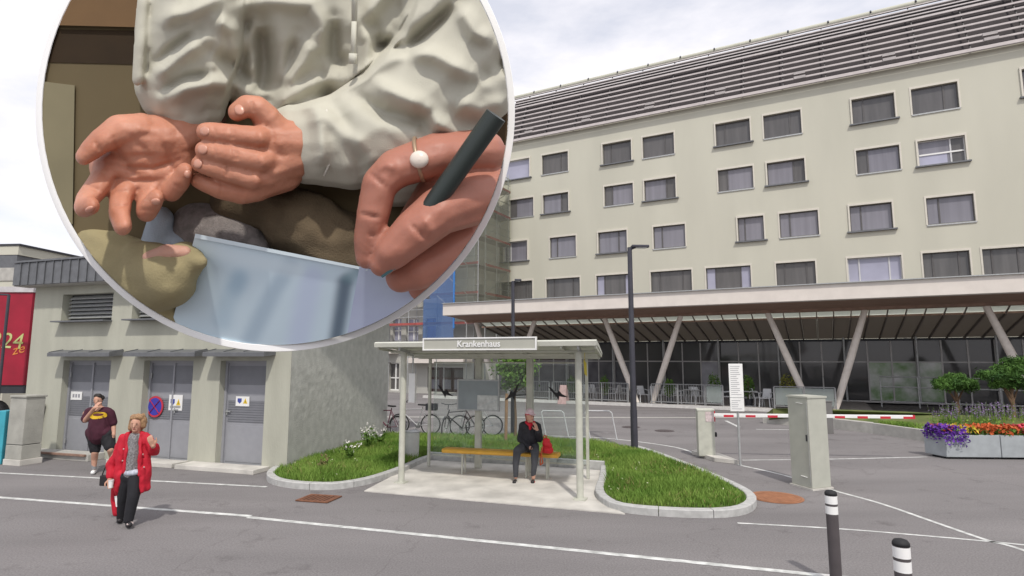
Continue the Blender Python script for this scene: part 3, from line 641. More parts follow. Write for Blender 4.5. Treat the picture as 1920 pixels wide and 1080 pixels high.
x = MB(); x.prism([AP(HT0 - .15, -.05, .04), AP(HT0 - .15, -.02, .09), AP(HT0 - .15, -.24, .12), AP(HT0 - .15, -.26, .06)], hd * (HT1 - HT0)); x.build('gutter', M_SLAT, hb, world=True)
tt = HT0 + 1.5; i = 0
while tt < HT1:
    x = MB(); x.bar(AP(tt, 0, -.10), AP(tt, kc - .3, -.10), .05, .08, up=tuple(an)); x.build('louvre_post', M_MULL, hb, world=True)
    if i % 2 == 0:
        for kk in (.55, .95):
            x = MB(); x.box(AP(tt + .9, kk, .05), (.62, .12, .16), hrz); x.build('louvre_bracket', M_SLATP, hb, world=True)
    x = MB(); x.tube(AP(tt + .4, kc - .25, .12), AP(tt + .4, kc - .1, .12), .05); x.build('ridge_stud', M_DARKM, hb, world=True)
    tt += 2.25; i += 1
# glazed ground floor
SG = SW + .15
zs = Hp(1400, 678, SG)[1]; zc = Hp(1400, 640, SG)[1]; print('transom', zs, zc)
GT0 = Hp(905, 700, SG)[0]; GT1 = 46
tm0 = Hp(1460, 660, SG)[0]; dt = (Hp(1717, 660, SG)[0] - Hp(1460, 660, SG)[0]) / 6 * 1.0; print('mullion pitch', dt)
bays = []; tt = tm0 - dt * 30
while tt < GT1:
    if tt > GT0: bays.append(tt)
    tt += dt
M_TERR = mat('terrace_paving', (.33, .31, .30), .9, .12, 4, .2, 40)
M_BLIND = mat('interior_panel', (.30, .30, .33), .6, .15, 2)
M_FRAMEG = mat('curtain_wall_frame', (.50, .49, .48), .5, .08, 4)
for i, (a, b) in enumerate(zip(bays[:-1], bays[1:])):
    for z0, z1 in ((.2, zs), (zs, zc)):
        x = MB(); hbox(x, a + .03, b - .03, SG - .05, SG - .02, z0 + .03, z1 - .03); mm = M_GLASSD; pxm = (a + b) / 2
        if z0 < 1 and (Hp(1640, 720, SG)[0] < pxm < Hp(1790, 720, SG)[0]): mm = mat('glazing_painted_reflection', (.16, .36, .08), .1, .3, 1.1, col2=(.78, .77, .80))  # reflected greenery and pale panels painted into the glass colour
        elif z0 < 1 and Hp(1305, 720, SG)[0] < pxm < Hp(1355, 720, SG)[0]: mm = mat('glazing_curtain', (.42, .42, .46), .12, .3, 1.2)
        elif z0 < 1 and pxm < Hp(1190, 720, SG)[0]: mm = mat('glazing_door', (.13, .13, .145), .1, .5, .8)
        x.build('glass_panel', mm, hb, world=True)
for i, a in enumerate(bays):
    x = MB(); main = (i - bays.index(min(bays, key=lambda q: abs(q - tm0)))) % 3 == 0
    hbox(x, a - .035, a + .035, SG - .06, SG + (.09 if main else .03), .15, zc + (.0)); x.build('mullion', M_FRAMEG, hb, world=True)
    if main:
        x = MB(); x.tube(H(a, SG + .35, .15), H(a, SG + .35, 4.7), .055, n=10); x.build('facade_column', M_STEEL, hb, world=True)
x = MB(); hbox(x, GT0, GT1, SG - .065, SG + .02, zs - .035, zs + .035); x.build('transom', M_FRAMEG, hb, world=True)
x = MB(); hbox(x, GT0, GT1, SG - .065, SG + .12, zc - .06, zc + .06); x.build('transom', M_DARKM, hb, world=True)
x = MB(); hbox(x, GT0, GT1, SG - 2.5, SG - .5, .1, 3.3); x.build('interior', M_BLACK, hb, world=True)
x = MB(); hbox(x, GT0, GT1, SG - .08, SG + .03, .1, .2); x.build('base_rail', M_FRAMEG, hb, world=True)

# ------------------------------------------------------------------ entrance canopy
SE = 2.7; ze0 = Hp(1200, 577, SE)[1]; ze1 = Hp(1200, 551, SE)[1]; zsf = Hp(1200, 593, 0)[1]; CT0 = Hp(831, 575, SE)[0]; CT1 = 46; print('canopy', ze0, ze1, zsf, CT0)
ca = thing('entrance_canopy', 'long cream entrance canopy on slanting white columns in front of the hospital', 'canopy', H(CT0, 0, 0), hrz)
x = MB(); x.prism([H(CT0, SE, ze0), H(CT0, SE + .03, ze0 + .02), H(CT0, SE + .03, ze1), H(CT0, SE - .35, ze1), H(CT0, SE - .35, ze0)], hd * (CT1 - CT0)); x.build('fascia', M_CREAM, ca, world=True)
x = MB(); hbox(x, CT0 - .02, CT1, SE - .3, SE + .13, ze1 + .002, ze1 + .04); x.build('fascia_trim', M_STEEL, ca, world=True)
x = MB(); x.prism([H(CT0, SE - .36, ze0 + .005), H(CT0, SE - .36, ze1 - .01), H(CT0, -.95, ze1 - .05), H(CT0, -.95, zsf + .02), H(CT0, -.4, zsf + .02)], hd * (CT1 - CT0)); x.build('roof_deck', M_TIMB, ca, world=True)
x = MB(); hbox(x, CT0, CT1, -.22, .22, zsf - .06, zsf + .1); x.build('column_beam', M_TIMB, ca, world=True)
# strip of white glazing behind the beam, then the raking dark glass
zr0 = Hp(1200, 603, -1.6)[1]; print('strip', zr0)
pitch = dt / 1.5; tt = CT0 + .3
zz0 = zc + .08; zz1 = 4.42
M_STRIP = translucent('white_clerestory', (.90, .93, .88))
M_RAKE = translucent('raking_glass', (.25, .23, .21))
x = MB(); rafts = []
while tt < CT1:
    rafts.append(tt); tt += pitch
for i, (a, b) in enumerate(zip(rafts[:-1], rafts[1:])):
    x = MB(); x.prism([H(a + .03, SG + .1, zz0), H(b - .03, SG + .1, zz0), H(b - .03, -1.7, zz1), H(a + .03, -1.7, zz1)], UP * .03); x.build('raking_pane', M_RAKE, ca, world=True)
    x = MB(); x.prism([H(a + .04, -1.66, zz1 + .05), H(b - .04, -1.66, zz1 + .05), H(b - .04, -1.0, zsf + .0), H(a + .04, -1.0, zsf + .0)], -hn * .03); x.build('clerestory_pane', M_STRIP, ca, world=True)
for a in rafts:
    x = MB(); x.bar(H(a, SG + .1, zz0 - .04), H(a, -1.7, zz1 - .04), .05, .12); x.bar(H(a, -1.68, zz1), H(a, -1.0, zsf), .05, .06); x.build('rafter', mat('rafter_brown', (.17, .145, .13), .6, .1), ca, world=True)
x = MB(); x.bar(H(CT0, -1.7, zz1 + .01), H(CT1, -1.7, zz1 + .01), .1, .09); x.build('purlin', M_TIMB, ca, world=True)
# V columns
def colleg(pxt, pyt, pxb, pyb, r):
    t1, z1 = Hp(pxt, pyt, 0); t0, z0 = Hp(pxb, pyb, 0)
    tb = t0 + (t1 - t0) * (0.12 - z0) / (z1 - z0); tt_ = t0 + (t1 - t0) * (zsf - .05 - z0) / (z1 - z0)
    x = MB(); a = H(tb, 0, .12); b = H(tt_, 0, zsf - .05); d = b - a
    x.tube(a, a + d * .12, r * .8, r, 14); x.tube(a + d * .12, a + d * .55, r, r * 1.08, 14, False); x.tube(a + d * .55, b, r * 1.08, r * .85, 14); x.build('column', M_COLM, ca, world=True, smooth='auto')
    x = MB(); x.tube(H(tb, 0, .1), H(tb, 0, .16), r * 1.5, n=12); x.build('column_foot', M_STEEL, ca, world=True)
for pts in ((890, 597, 921, 705), (1003, 600, 968, 700), (1132, 593, 1182, 722), (1277, 590, 1223, 757), (1439, 587, 1509, 742), (1622, 580, 1568, 764), (1848, 572, 1905, 680)): colleg(*pts, .15)
for k in (1, 2):
    dtt = Hp(1622, 580, 0)[0] - Hp(1277, 590, 0)[0]
    for (tb, ttp) in ((Hp(1568, 764, 0)[0] + dtt * k, Hp(1622, 580, 0)[0] + dtt * k),):
        x = MB(); x.tube(H(tb, 0, .12), H(ttp, 0, zsf), .15, n=14); x.build('column', M_COLM, ca, world=True, smooth='auto')
# terrace
x = MB(); T0 = -13.5; T1 = Hp(1640, 770, 0)[0]
hbox(x, T0, T1, SG - .2, .55, .0, .13); struct('terrace', x, M_TERR)
x = MB(); hbox(x, T0, T1, .55, .72, .0, .15); ko = struct('terrace_kerb', x, M_WHITE if False else mat('pale_kerb', (.58, .57, .55), .85, .1, 6)); 

# ------------------------------------------------------------------ old wing with scaffold
wc_t = HT0; SWF = -2.9; wg = thing('hospital_wing', 'pale older hospital wing with entrance doors behind the scaffold', 'building', H(wc_t - 4, SWF, 0), hrz)
wt0, wt1 = wc_t - 16, Hp(888, 560, SWF)[0]
ZW = 15.5
def Wp(px, py): return Hp(px, py, SWF)
wl = []
for (xa, ya, xb, yb) in ((737, 596, 752, 640), (762, 597, 784, 642), (730, 680, 747, 755), (802, 688, 868, 757), (798, 597, 817, 632)):
    a, z1 = Wp(xa, ya); b, z0 = Wp(xb, yb); wl.append((a, b, max(z0, .13), z1))
M_WING = mat('wing_render', (.46, .455, .42), .9, .06, 1)
mb = MB(); wall_holes(mb, C0 + hn * SWF, hd, hn, wt0, wt1, 0, ZW, wl, .3)
mb.quad(H(wt1, SWF, 0), H(wt1, SW, 0), H(wt1, SW, ZW), H(wt1, SWF, ZW)); mb.quad(H(wt0, SWF, 0), H(wt0, SWF, ZW), H(wt0, SW - 5, ZW), H(wt0, SW - 5, 0)); mb.quad(H(wt0, SWF, ZW), H(wt1, SWF, ZW), H(wt1, SW - 5, ZW), H(wt0, SW - 5, ZW))
mb.build('wall', M_WING, wg, world=True, fix=False)
for i, (a, b, z0, z1) in enumerate(wl):
    if i == 3:
        n_ = 3
        for j in range(n_):
            p = a + (b - a) * j / n_; q = a + (b - a) * (j + 1) / n_
            x = MB(); hbox(x, p + .02, q - .02, SWF - .28, SWF - .22, z0, z1 - .02); do = x.build('door', mat('entrance_frame', (.06, .03, .03), .5, .1), wg, world=True)
            x = MB(); hbox(x, p + .14, q - .14, SWF - .218, SWF - .20, z0 + 1.0, z1 - .2); x.build('pane', M_GLASSB, do, world=True)
            x = MB(); hbox(x, p + .14, q - .14, SWF - .218, SWF - .20, z0 + .2, z0 + .85); x.build('pane', M_GLASSW, do, world=True)
    else:
        x = MB(); hbox(x, a, b, SWF - .29, SWF - .25, z0, z1); wo = x.build('window', M_GLASSC if i < 2 else (mat('blue_door', (.05, .10, .33), .5, .1) if i == 4 else M_GLASSB), wg, world=True)
        x = MB(); hbox(x, (a + b) / 2 - .05, (a + b) / 2 + .05, SWF - .26, SWF - .2, z0, z1)
        for zz in (z0 + .04, z1 - .04, z0 + (z1 - z0) * .45): hbox(x, a, b, SWF - .258, SWF - .202, zz - .04, zz + .04)
        x.build('frame', M_WHITE if i != 4 else MATS['blue_door'], wo, world=True)
a, z1 = Wp(770, 671); b, z0 = Wp(884, 681)
x = MB(); hbox(x, a, b, SWF, SWF + 1.0, z0, z1); x.build('porch_roof', M_CREAM, wg, world=True)
a, z1 = Wp(722, 655); b, z0 = Wp(748, 663); x = MB(); hbox(x, a, b, SWF, SWF + .8, z0, z1); x.build('porch_roof', M_CREAM, wg, world=True)
# scaffold
sc = thing('scaffold', 'tubular scaffold with red toe boards and netting round the hospital wing corner', 'scaffolding', H(wt1, SWF + .9, 0), hrz)
def tube_part(nm, a, b, r, m_): x = MB(); x.tube(a, b, r, n=6); x.build(nm, m_, sc, world=True)
levels = [4.7 + 1.95 * i for i in range(6)]
S1 = SWF + .35; S2 = SWF + 1.25; tcs = [wt1 + 1.1, wt1 + .25, wt1 - 2.1, wt1 - 4.5, wt1 - 6.9, wt1 - 9.3]
for t_ in tcs:
    for s_ in (S1, S2): tube_part('standard', H(t_, s_, 0), H(t_, s_, 15.8), .035, M_STEEL)
for s_ in (SWF - 1.2, SW + .7):
    for t_ in (wt1 + .25, wt1 + 1.1): tube_part('standard', H(t_, s_, 0), H(t_, s_, 15.8), .035, M_STEEL)
M_TOE = mat('red_toe_board', (.36, .085, .075), .7, .2, 4)
for z in levels:
    x = MB(); hbox(x, tcs[-1], tcs[0], S1, S2, z - .05, z); x.build('deck', M_SLAT, sc, world=True)
    x = MB(); hbox(x, tcs[-1], tcs[0], S2 + .01, S2 + .04, z, z + .16); x.build('toe_board', M_TOE, sc, world=True)
    x = MB(); hbox(x, wt1 + .25, wt1 + 1.1, SW + .4, S1, z - .05, z); x.build('deck', M_SLAT, sc, world=True)
    x = MB(); hbox(x, wt1 + 1.1, wt1 + 1.14, SW + .4, S1, z, z + .16); x.build('toe_board', M_TOE, sc, world=True)
    for dz in (.55, 1.05):
        tube_part('guard_rail', H(tcs[-1], S2, z + dz), H(tcs[0], S2, z + dz), .024, M_STEEL); tube_part('guard_rail', H(wt1 + 1.1, S2, z + dz), H(wt1 + 1.1, SW + .4, z + dz), .024, M_STEEL)
for i, z in enumerate(levels[:-1]):
    tube_part('brace', H(tcs[1], S2 + .04, z), H(tcs[2], S2 + .04, z + 1.95), .024, M_STEEL); tube_part('brace', H(wt1 + 1.14, S1, z), H(wt1 + 1.14, SW + .7, z + 1.95), .024, M_STEEL)
M_NETB = glassmat('blue_net', (.45, .62, .88), dens=.4, dcol=(.16, .27, .55)); M_NETG = glassmat('pale_net', (.93, .94, .88), dens=.13, dcol=(.5, .52, .42))
ta = Hp(795, 560, S2)[0]; tb = Hp(852, 560, S2)[0]
x = MB(); x.quad(H(ta, S2 + .06, Hp(800, 640, S2)[1]), H(tb, S2 + .06, Hp(850, 640, S2)[1]), H(tb, S2 + .06, 13), H(ta, S2 + .06, 13)); x.build('blue_netting', M_NETB, sc, world=True)
x = MB(); x.quad(H(tb + .1, S2 + .07, 4.8), H(tcs[0], S2 + .07, 4.8), H(tcs[0], S2 + .07, 15.5), H(tb + .1, S2 + .07, 15.5)); x.quad(H(wt1 + 1.17, S2, 4.8), H(wt1 + 1.17, SW + .4, 4.8), H(wt1 + 1.17, SW + .4, 15.5), H(wt1 + 1.17, S2, 15.5)); x.build('pale_netting', M_NETG, sc, world=True)
x = MB(); x.box(H(tb, S2 + .05, 8.6), (.12, .05, 8.4), hrz); x.build('blue_net_edge', mat('blue_strap', (.05, .19, .5), .6, .1), sc, world=True)
# raised lawn and low wall at right
lw = [G(1432, 793), G(1560, 803), G(1640, 813), G(1738, 828), G(1990, 870)]
x = MB(); lh = .34
for a, b in zip(lw[:-1], lw[1:]): x.bar(a + UP * lh / 2, b + UP * lh / 2, .16, lh)
tag(x.build('low_wall', M_CONC, None), 'low pale concrete retaining wall in front of the right lawn', 'wall')
x = MB(); pl_ = [Vector((p.x, p.y, 0)) + Vector((.1, .1, 0)) for p in lw] + [G(2030, 808, .3), G(1800, 795, .3), G(1700, 788, .3), G(1600, 784, .3), G(1450, 781, .3)]
x.prism(pl_, UP * .30); struct('lawn', x, M_SOIL)
x = MB(); pv = [lw[0], lw[1], lw[2], G(1625, 786, .3), G(1600, 784, .3), G(1450, 781, .3)]; x.prism([Vector((p.x, p.y, .302)) + Vector((.05, .05, 0)) for p in pv], UP * .025); struct('raised_pavement', x, M_CONC)
lp = np.array([[p.x, p.y] for p in (pl_[2] + Vector((.2, .1, 0)), pl_[3], pl_[4], *pl_[5:8], G(1640, 786, .3))])
o = grass('lawn_grass', lp, 60000, .04, .11, M_GRASS, .30, wd=.012); o['label'] = 'short lawn grass behind the low wall on the right'; o['category'] = 'grass'
# ------------------------------------------------------------------ bus shelter
FL = G(752, 907); FRt = G(1088, 939); su = (FRt - FL).normalized(); sv = Vector((.19, .982, 0)).normalized(); sn = Vector((su.y, -su.x, 0)); srz = math.atan2(su.y, su.x)
if sn.y > 0: sn = -sn
SL = (FRt - FL).length
def S(u, v, z): return FL + su * u + sv * v + UP * z
def Sp(px, py, v):
    p = onplane(px, py, S(0, v, 0), sn); q = p - S(0, v, 0); return q.dot(su), p.z
sh = thing('bus_shelter', 'pale green steel bus shelter with flat roof, glass rear panels and name board', 'bus shelter', FL, srz)
def post(u, v, wd, dp, z0, z1, nm='post'):
    x = MB(); x.box(S(u, v, (z0 + z1) / 2), (wd, dp, z1 - z0), srz); o = x.build(nm, M_POST, sh, world=True, bevel=min(wd, dp) * .2); return o
for u in (0, SL):
    x = MB(); x.tube(S(u, 0, 0), S(u, 0, 2.6), .062, n=16); x.build('post', M_POST, sh, world=True, smooth='auto')
    x = MB(); x.box(S(u, 0, .03), (.22, .2, .03), srz); x.build('base_plate', M_POST, sh, world=True)
    x = MB(); x.prism([S(u, -.30, 2.64), S(u, -.30, 2.70), S(u, .45, 2.62), S(u, .45, 2.52)], su * .04); x.build('roof_bracket', M_STEEL, sh, world=True)
UR = Sp(1102, 850, 1.78)[0]; UL = Sp(804, 850, 1.78)[0]
for u in (UL, UR): post(u, 1.78, .06, .06, .02, 2.5)
UW1 = Sp(897, 800, 2.0)[0]; UW2 = Sp(994, 800, 2.0)[0]
for u in (UW1, UW2): post(u, 2.0, .155, .10, .02, 2.5)
def roofz(v): return 2.77 - .085 * (v + .45) 
x = MB(); ru0, ru1 = -.50, SL + .36
prof = [(-.45, 2.70), (-.47, 2.78), (-.40, 2.805), (.6, 2.74), (2.15, 2.60), (2.15, 2.545), (.6, 2.675), (-.38, 2.72)]
x.prism([S(ru0, v, z) for v, z in prof], su * (ru1 - ru0)); x.build('roof', M_POSTL, sh, world=True)
x = MB(); x.prism([S(ru0 + .05, v, z) for v, z in ((1.98, 2.46), (1.98, 2.56), (2.12, 2.55), (2.12, 2.46))], su * (ru1 - ru0 - .1)); x.build('rear_beam', M_POSTL, sh, world=True)
for vv in (.25, .95, 1.5):
    x = MB(); x.prism([S(ru0 + .06, vv, roofz(vv) - .12), S(ru0 + .06, vv, roofz(vv) - .085), S(ru0 + .06, vv + .06, roofz(vv) - .09), S(ru0 + .06, vv + .06, roofz(vv) - .125)], su * (ru1 - ru0 - .12)); x.build('purlin', M_POSTL, sh, world=True)
for u in (ru0 + .04, UW1, (UW1 + UW2) / 2 + .0, UW2, SL - .3, ru1 - .04):
    x = MB(); x.prism([S(u, -.38, 2.655), S(u, -.38, 2.71), S(u, 2.1, 2.54), S(u, 2.1, 2.50)], su * .035); x.build('rafter', M_POST, sh, world=True)
# name board
a, z1 = Sp(793, 634, -.54); b, z0 = Sp(1006, 656, -.54)
x = MB(); x.box(S((a + b) / 2, -.50, (z0 + z1) / 2), (b - a, .05, z1 - z0), srz); nb = x.build('name_board', mat('board_grey', (.40, .40, .35), .6, .04), sh, world=True)
x = MB()
for zz in (z0 + .012, z1 - .012): x.box(S((a + b) / 2, -.53, zz), (b - a, .03, .024), srz)
for u in (a + .012, b - .012): x.box(S(u, -.53, (z0 + z1) / 2), (.024, .028, z1 - z0 - .05), srz)
x.build('board_frame', M_WHITE, nb, world=True)
textmesh('lettering', 'Krankenhaus', .168, M_WHITE, nb, FR[sh.name].inverted() @ frame_M(onplane(897, 645, S(0, -.535, 0), sn) + sn * .004, su, UP), .004, bold=.003)
for u in (a + .4, b - .4): x = MB(); x.box(S(u, -.42, (z0 + z1) / 2 - .02), (.05, .12, .05), srz); x.build('board_bracket', M_STEEL, sh, world=True)
# rear glass with bird silhouettes
def pane(u0, u1):
    x = MB(); x.box(S((u0 + u1) / 2, 1.93, 1.32), (u1 - u0, .008, 2.1), srz); return x.build('glass_panel', M_PANE, sh, world=True)
g1 = pane(UL + .05, UW1 - .1); g2 = pane(UW1 + .1, UW2 - .1); g3 = pane(UW2 + .1, UR - .05)
for u0, u1 in ((UL + .05, UW1 - .1), (UW1 + .1, UW2 - .1), (UW2 + .1, UR - .05)):
    x = MB()
    for zz in (.26, 2.38): x.box(S((u0 + u1) / 2, 1.93, zz), (u1 - u0, .03, .03), srz)
    x.build('glass_rail', M_POST, sh, world=True)
BIRD = [(-.5, .42), (-.32, .30), (-.18, .06), (-.05, -.02), (.05, .12), (.1, .04), (.2, -.12), (.5, -.34), (.3, -.3), (.12, -.25), (.02, -.2), (-.06, -.42), (-.12, -.24), (-.2, -.12), (-.34, .1)]
for (px, py, gp, sc_, fl, rot) in ((836, 733, g1, .40, 1, .1), (960, 736, g2, .42, -1, -.2), (1047, 736, g3, .40, 1, .2)):
    o_ = onplane(px, py, S(0, 1.92, 0), sn); cr, sr = math.cos(rot), math.sin(rot)
    x = MB(); x.prism([o_ + sn * .012 + su * (fl * (p[0] * cr - p[1] * sr)) * sc_ + UP * (p[0] * sr + p[1] * cr) * sc_ for p in BIRD], sn * .0015); x.build('bird_sticker', M_BLACK, gp, world=True)
# notice board on the wide post
a, z1 = Sp(858, 711, 1.86); b, z0 = Sp(936, 772, 1.86)
x = MB(); x.box(S((a + b) / 2, 1.88, (z0 + z1) / 2), (b - a, .05, z1 - z0), srz); nbd = x.build('timetable_case', M_STEEL, sh, world=True, bevel=.006)
x = MB(); x.box(S((a + b) / 2, 1.85, (z0 + z1) / 2), (b - a - .06, .012, z1 - z0 - .06), srz); x.build('backing', mat('case_grey', (.25, .285, .30), .35, .1, 3), nbd, world=True)
p, q1 = Sp(895, 741, 1.84); r_, q0 = Sp(933, 769, 1.84)
x = MB(); x.box(S((p + r_) / 2, 1.842, (q0 + q1) / 2), (r_ - p, .004, q1 - q0), srz); x.build('route_map', mat('map_paper', (.50, .52, .51), .7, .18, 12), nbd, world=True)
for (k0, k1, c) in ((.1, .6, (.45, .3, .35)), (.3, .9, (.3, .42, .5))):
    x = MB(); x.bar(S(p + (r_ - p) * k0, 1.8385, q0 + (q1 - q0) * .25), S(p + (r_ - p) * k1, 1.8385, q0 + (q1 - q0) * .7), .002, .008, up=tuple(sn)); x.build('route_line', mat('line%.1f' % k0, c, .7, 0), nbd, world=True)
# narrow white panel hung beside left post
a, z1 = Sp(768, 700, 1.0); b, z0 = Sp(779, 755, 1.0)
t = thing('stop_flag', 'narrow white stop sign panel seen edge on behind the left shelter post', 'sign', S((a + b) / 2, 1.0, 0), srz)
x = MB(); x.box(S((a + b) / 2, 1.0, (z0 + z1) / 2), (b - a, .07, z1 - z0), srz); x.build('panel', M_WHITE, t, world=True, bevel=.01)
x = MB(); x.bar(S((a + b) / 2, 1.0, z1), S((a + b) / 2, 1.0, 2.6), .03, .03); x.build('hanger', M_STEEL, t, world=True)
# yellow tag hanging at right
q = S(*(Sp(1094, 690, .9)[0], .9, 0)); x = MB(); zz = Sp(1094, 690, .9)[1]; x.prism([q + UP * (zz + .16), q + su * .06 + UP * (zz + .1), q + su * .07 + UP * (zz - .16), q + su * .02 + UP * (zz - .12)], sv * .02); x.bar(q + UP * (zz + .12) + su * .03, q + su * .03 + UP * 2.62, .01, .01); tag(x.build('paper_tag', mat('tag_yellow', (.55, .45, .06), .6, .1), None), 'small yellow tag hanging from the roof beside the right front post', 'tag')
# bench
BZ = .50; ba = G(834, 843, BZ); bb = G(1048, 853, BZ); bd = (bb - ba).normalized(); bn = Vector((bd.y, -bd.x, 0)); bl = (bb - ba).length; brz = math.atan2(bd.y, bd.x)
bt = thing('bench', 'long yellow bench on thin steel legs inside the bus shelter', 'bench', Vector((ba.x, ba.y, .02)), brz)
x = MB(); pr = [(.17, -.045), (.19, -.01), (.17, .03), (.10, .045), (-.14, .045), (-.18, .02), (-.18, -.03), (-.13, -.05)]
x.prism([ba + bn * -a_ + UP * b_ for a_, b_ in pr], bd * bl); x.build('seat', M_YEL, bt, world=True, bevel=.006)
for px in (862, 992, 1032):
    k = (G(px, 848, BZ) - ba).dot(bd); x = MB()
    for e in (-.1, .1): x.tube(ba + bd * k + bn * e + UP * (-BZ + .02), ba + bd * k + bn * e * .8 + UP * -.045, .02, n=8)
    x.bar(ba + bd * k + bn * .13 + UP * (-.06), ba + bd * k - bn * .13 + UP * (-.06), .04, .02); x.build('leg', M_POST, bt, world=True)
# litter bin
q = G(772, 860, .09); t = thing('litter_bin', 'pale grey litter bin standing in the grass behind the left post', 'bin', Vector((q.x, q.y, .09)))
zt = PY(772, 807, q.y).z - .09
x = MB(); x.lathe((0, 0, 0), [(.15, .02), (.165, .05), (.18, zt - .06), (.185, zt - .04)], 20); x.build('body', mat('bin_grey', (.52, .525, .50), .6, .12, 5), t, smooth='auto')
x = MB(); x.lathe((0, 0, 0), [(.19, zt - .042), (.195, zt - .02), (.17, zt), (.05, zt + .01)], 20); x.build('rim', M_STEEL, t, smooth='auto')
x = MB(); x.tube((0, 0, -.08), (0, 0, .03), .05); x.build('foot', M_STEEL, t)
# ------------------------------------------------------------------ lamp posts
def lamp(px, pyb, pyt, hl, label, r):
    q = G(px, pyb); t = thing('street_lamp', label, 'street lamp', q, 0, 'dark street lamps in the forecourt'); z = PY(px - 12 if px > 1000 else px, pyt, q.y).z
    x = MB(); x.tube((0, 0, 0), (0, 0, 1.1), r * 1.12, r * 1.1, 16); x.tube((0, 0, 1.1), (0, 0, z), r, r * .75, 16); x.build('pole', M_LAMP, t, smooth='auto')
    x = MB(); x.tube((0, 0, z - .05), (.18, 0, z + .02), .04, .035); x.build('arm', M_LAMP, t)
    x = MB(); x.prism([(.05, -.13, z + .0), (hl, -.10, z - .0), (hl + .03, 0, z), (hl, .10, z), (.05, .13, z)], (0, 0, .06)); x.build('lamp_head', M_LAMP, t, bevel=.012)
    x = MB(); x.box((hl * .6, 0, z - .008), (hl * .6, .16, .012)); x.build('lens', M_WHITEP, t)
    x = MB(); x.box((0, -r * 1.14, .6), (.08, .01, .3)); x.build('access_door', M_LAMP, t)
lamp(1190, 847, 464, .52, 'tall dark street lamp at the back corner of the right grass verge', .085)
lamp(962, 819, 527, .25, 'slim dark street lamp rising behind the shelter name board', .07)
# ------------------------------------------------------------------ young tree with stakes
q = G(966, 830); t = thing('young_tree', 'small round leafy young tree tied between two timber stakes behind the shelter', 'tree', Vector((q.x, q.y, 0)))
x = MB(); z1 = 1.75; pts = [Vector((0, 0, 0)), Vector((.02, 0, .7)), Vector((-.01, 0, 1.3)), Vector((0, 0, z1))]
for i in range(3): x.tube(pts[i], pts[i + 1], .045 - .008 * i, .037 - .008 * i, 8)
for i in range(9): a_ = i * 2.4; x.tube((0, 0, 1.45 + .03 * i), (.45 * math.cos(a_), .45 * math.sin(a_), 1.75 + .07 * i), .018, .007, 5)
x.build('trunk', M_BARK, t)
x = MB(); cs = []
cl = [(rng.normal(0, 1, 3)) for _ in range(32)]
for c in cl:
    c = c / np.linalg.norm(c) * rng.uniform(.3, 1); c = c * np.array([.62, .55, .52]) + np.array([.06, 0, 2.08])
    for _ in range(110): cs.append(c + rng.normal(0, .11, 3))
leafmesh(x, cs, .055); x.build('crown', M_LEAF, t, fix=False)
for (px, pb, pt, r_) in ((948, 836, 738, .045), (988, 822, 730, .045)):
    q2 = G(px, pb); x = MB(); zt = PY(px + 3, pt, q2.y).z; x.tube((q2.x - q.x, q2.y - q.y, 0), (q2.x - q.x + .03, q2.y - q.y, zt), r_, n=8); x.build('stake', M_STAKE, t)
x = MB(); q2 = G(948, 836) - q; q3 = G(988, 822) - q; x.tube((q2.x, q2.y, 1.35), (0, -.05, 1.38), .025); x.tube((0, -.05, 1.38), (q3.x, q3.y, 1.35), .025); x.build('tie', M_BLACK, t)
# weeds with white flowers at the roughcast wall
for (px, py, n_, hh, lab) in ((690, 845, 90, .62, 'tall white flowering weed at the roughcast wall'), (655, 862, 50, .38, 'low leafy weed at the foot of the roughcast wall'), (603, 882, 36, .32, 'small dry weed at the front corner of the roughcast wall'), (712, 838, 50, .45, 'bushy weed by the left shelter post')):
    q = G(px, py, .09); t = thing('weed', lab, 'plant', Vector((q.x, q.y, .09))); x = MB(); fl = MB(); lf = MB()
    for i in range(n_ // 4):
        a_ = rng.uniform(0, 6.28); rr = rng.uniform(.05, .3); h_ = hh * rng.uniform(.5, 1.1); top = Vector((rr * math.cos(a_), rr * math.sin(a_), h_)); x.tube((top.x * .3, top.y * .3, -.02), top, .005, .003, 4)
        leafmesh(lf, [top * k for k in rng.uniform(.25, .95, 9)], .045)
        if rng.random() < .55 and n_ != 36: leafmesh(fl, [top + Vector(rng.normal(0, .03, 3)) for _ in range(6)], .03)
    x.build('stem', M_GRASS, t); lf.build('foliage', M_LEAF if n_ != 36 else mat('dry_leaf', (.22, .19, .08), .8, .3, 4), t, fix=False)
    if fl.v: fl.build('flower', mat('petal_white', (.72, .70, .66), .7, .1), t, fix=False, kind='stuff')
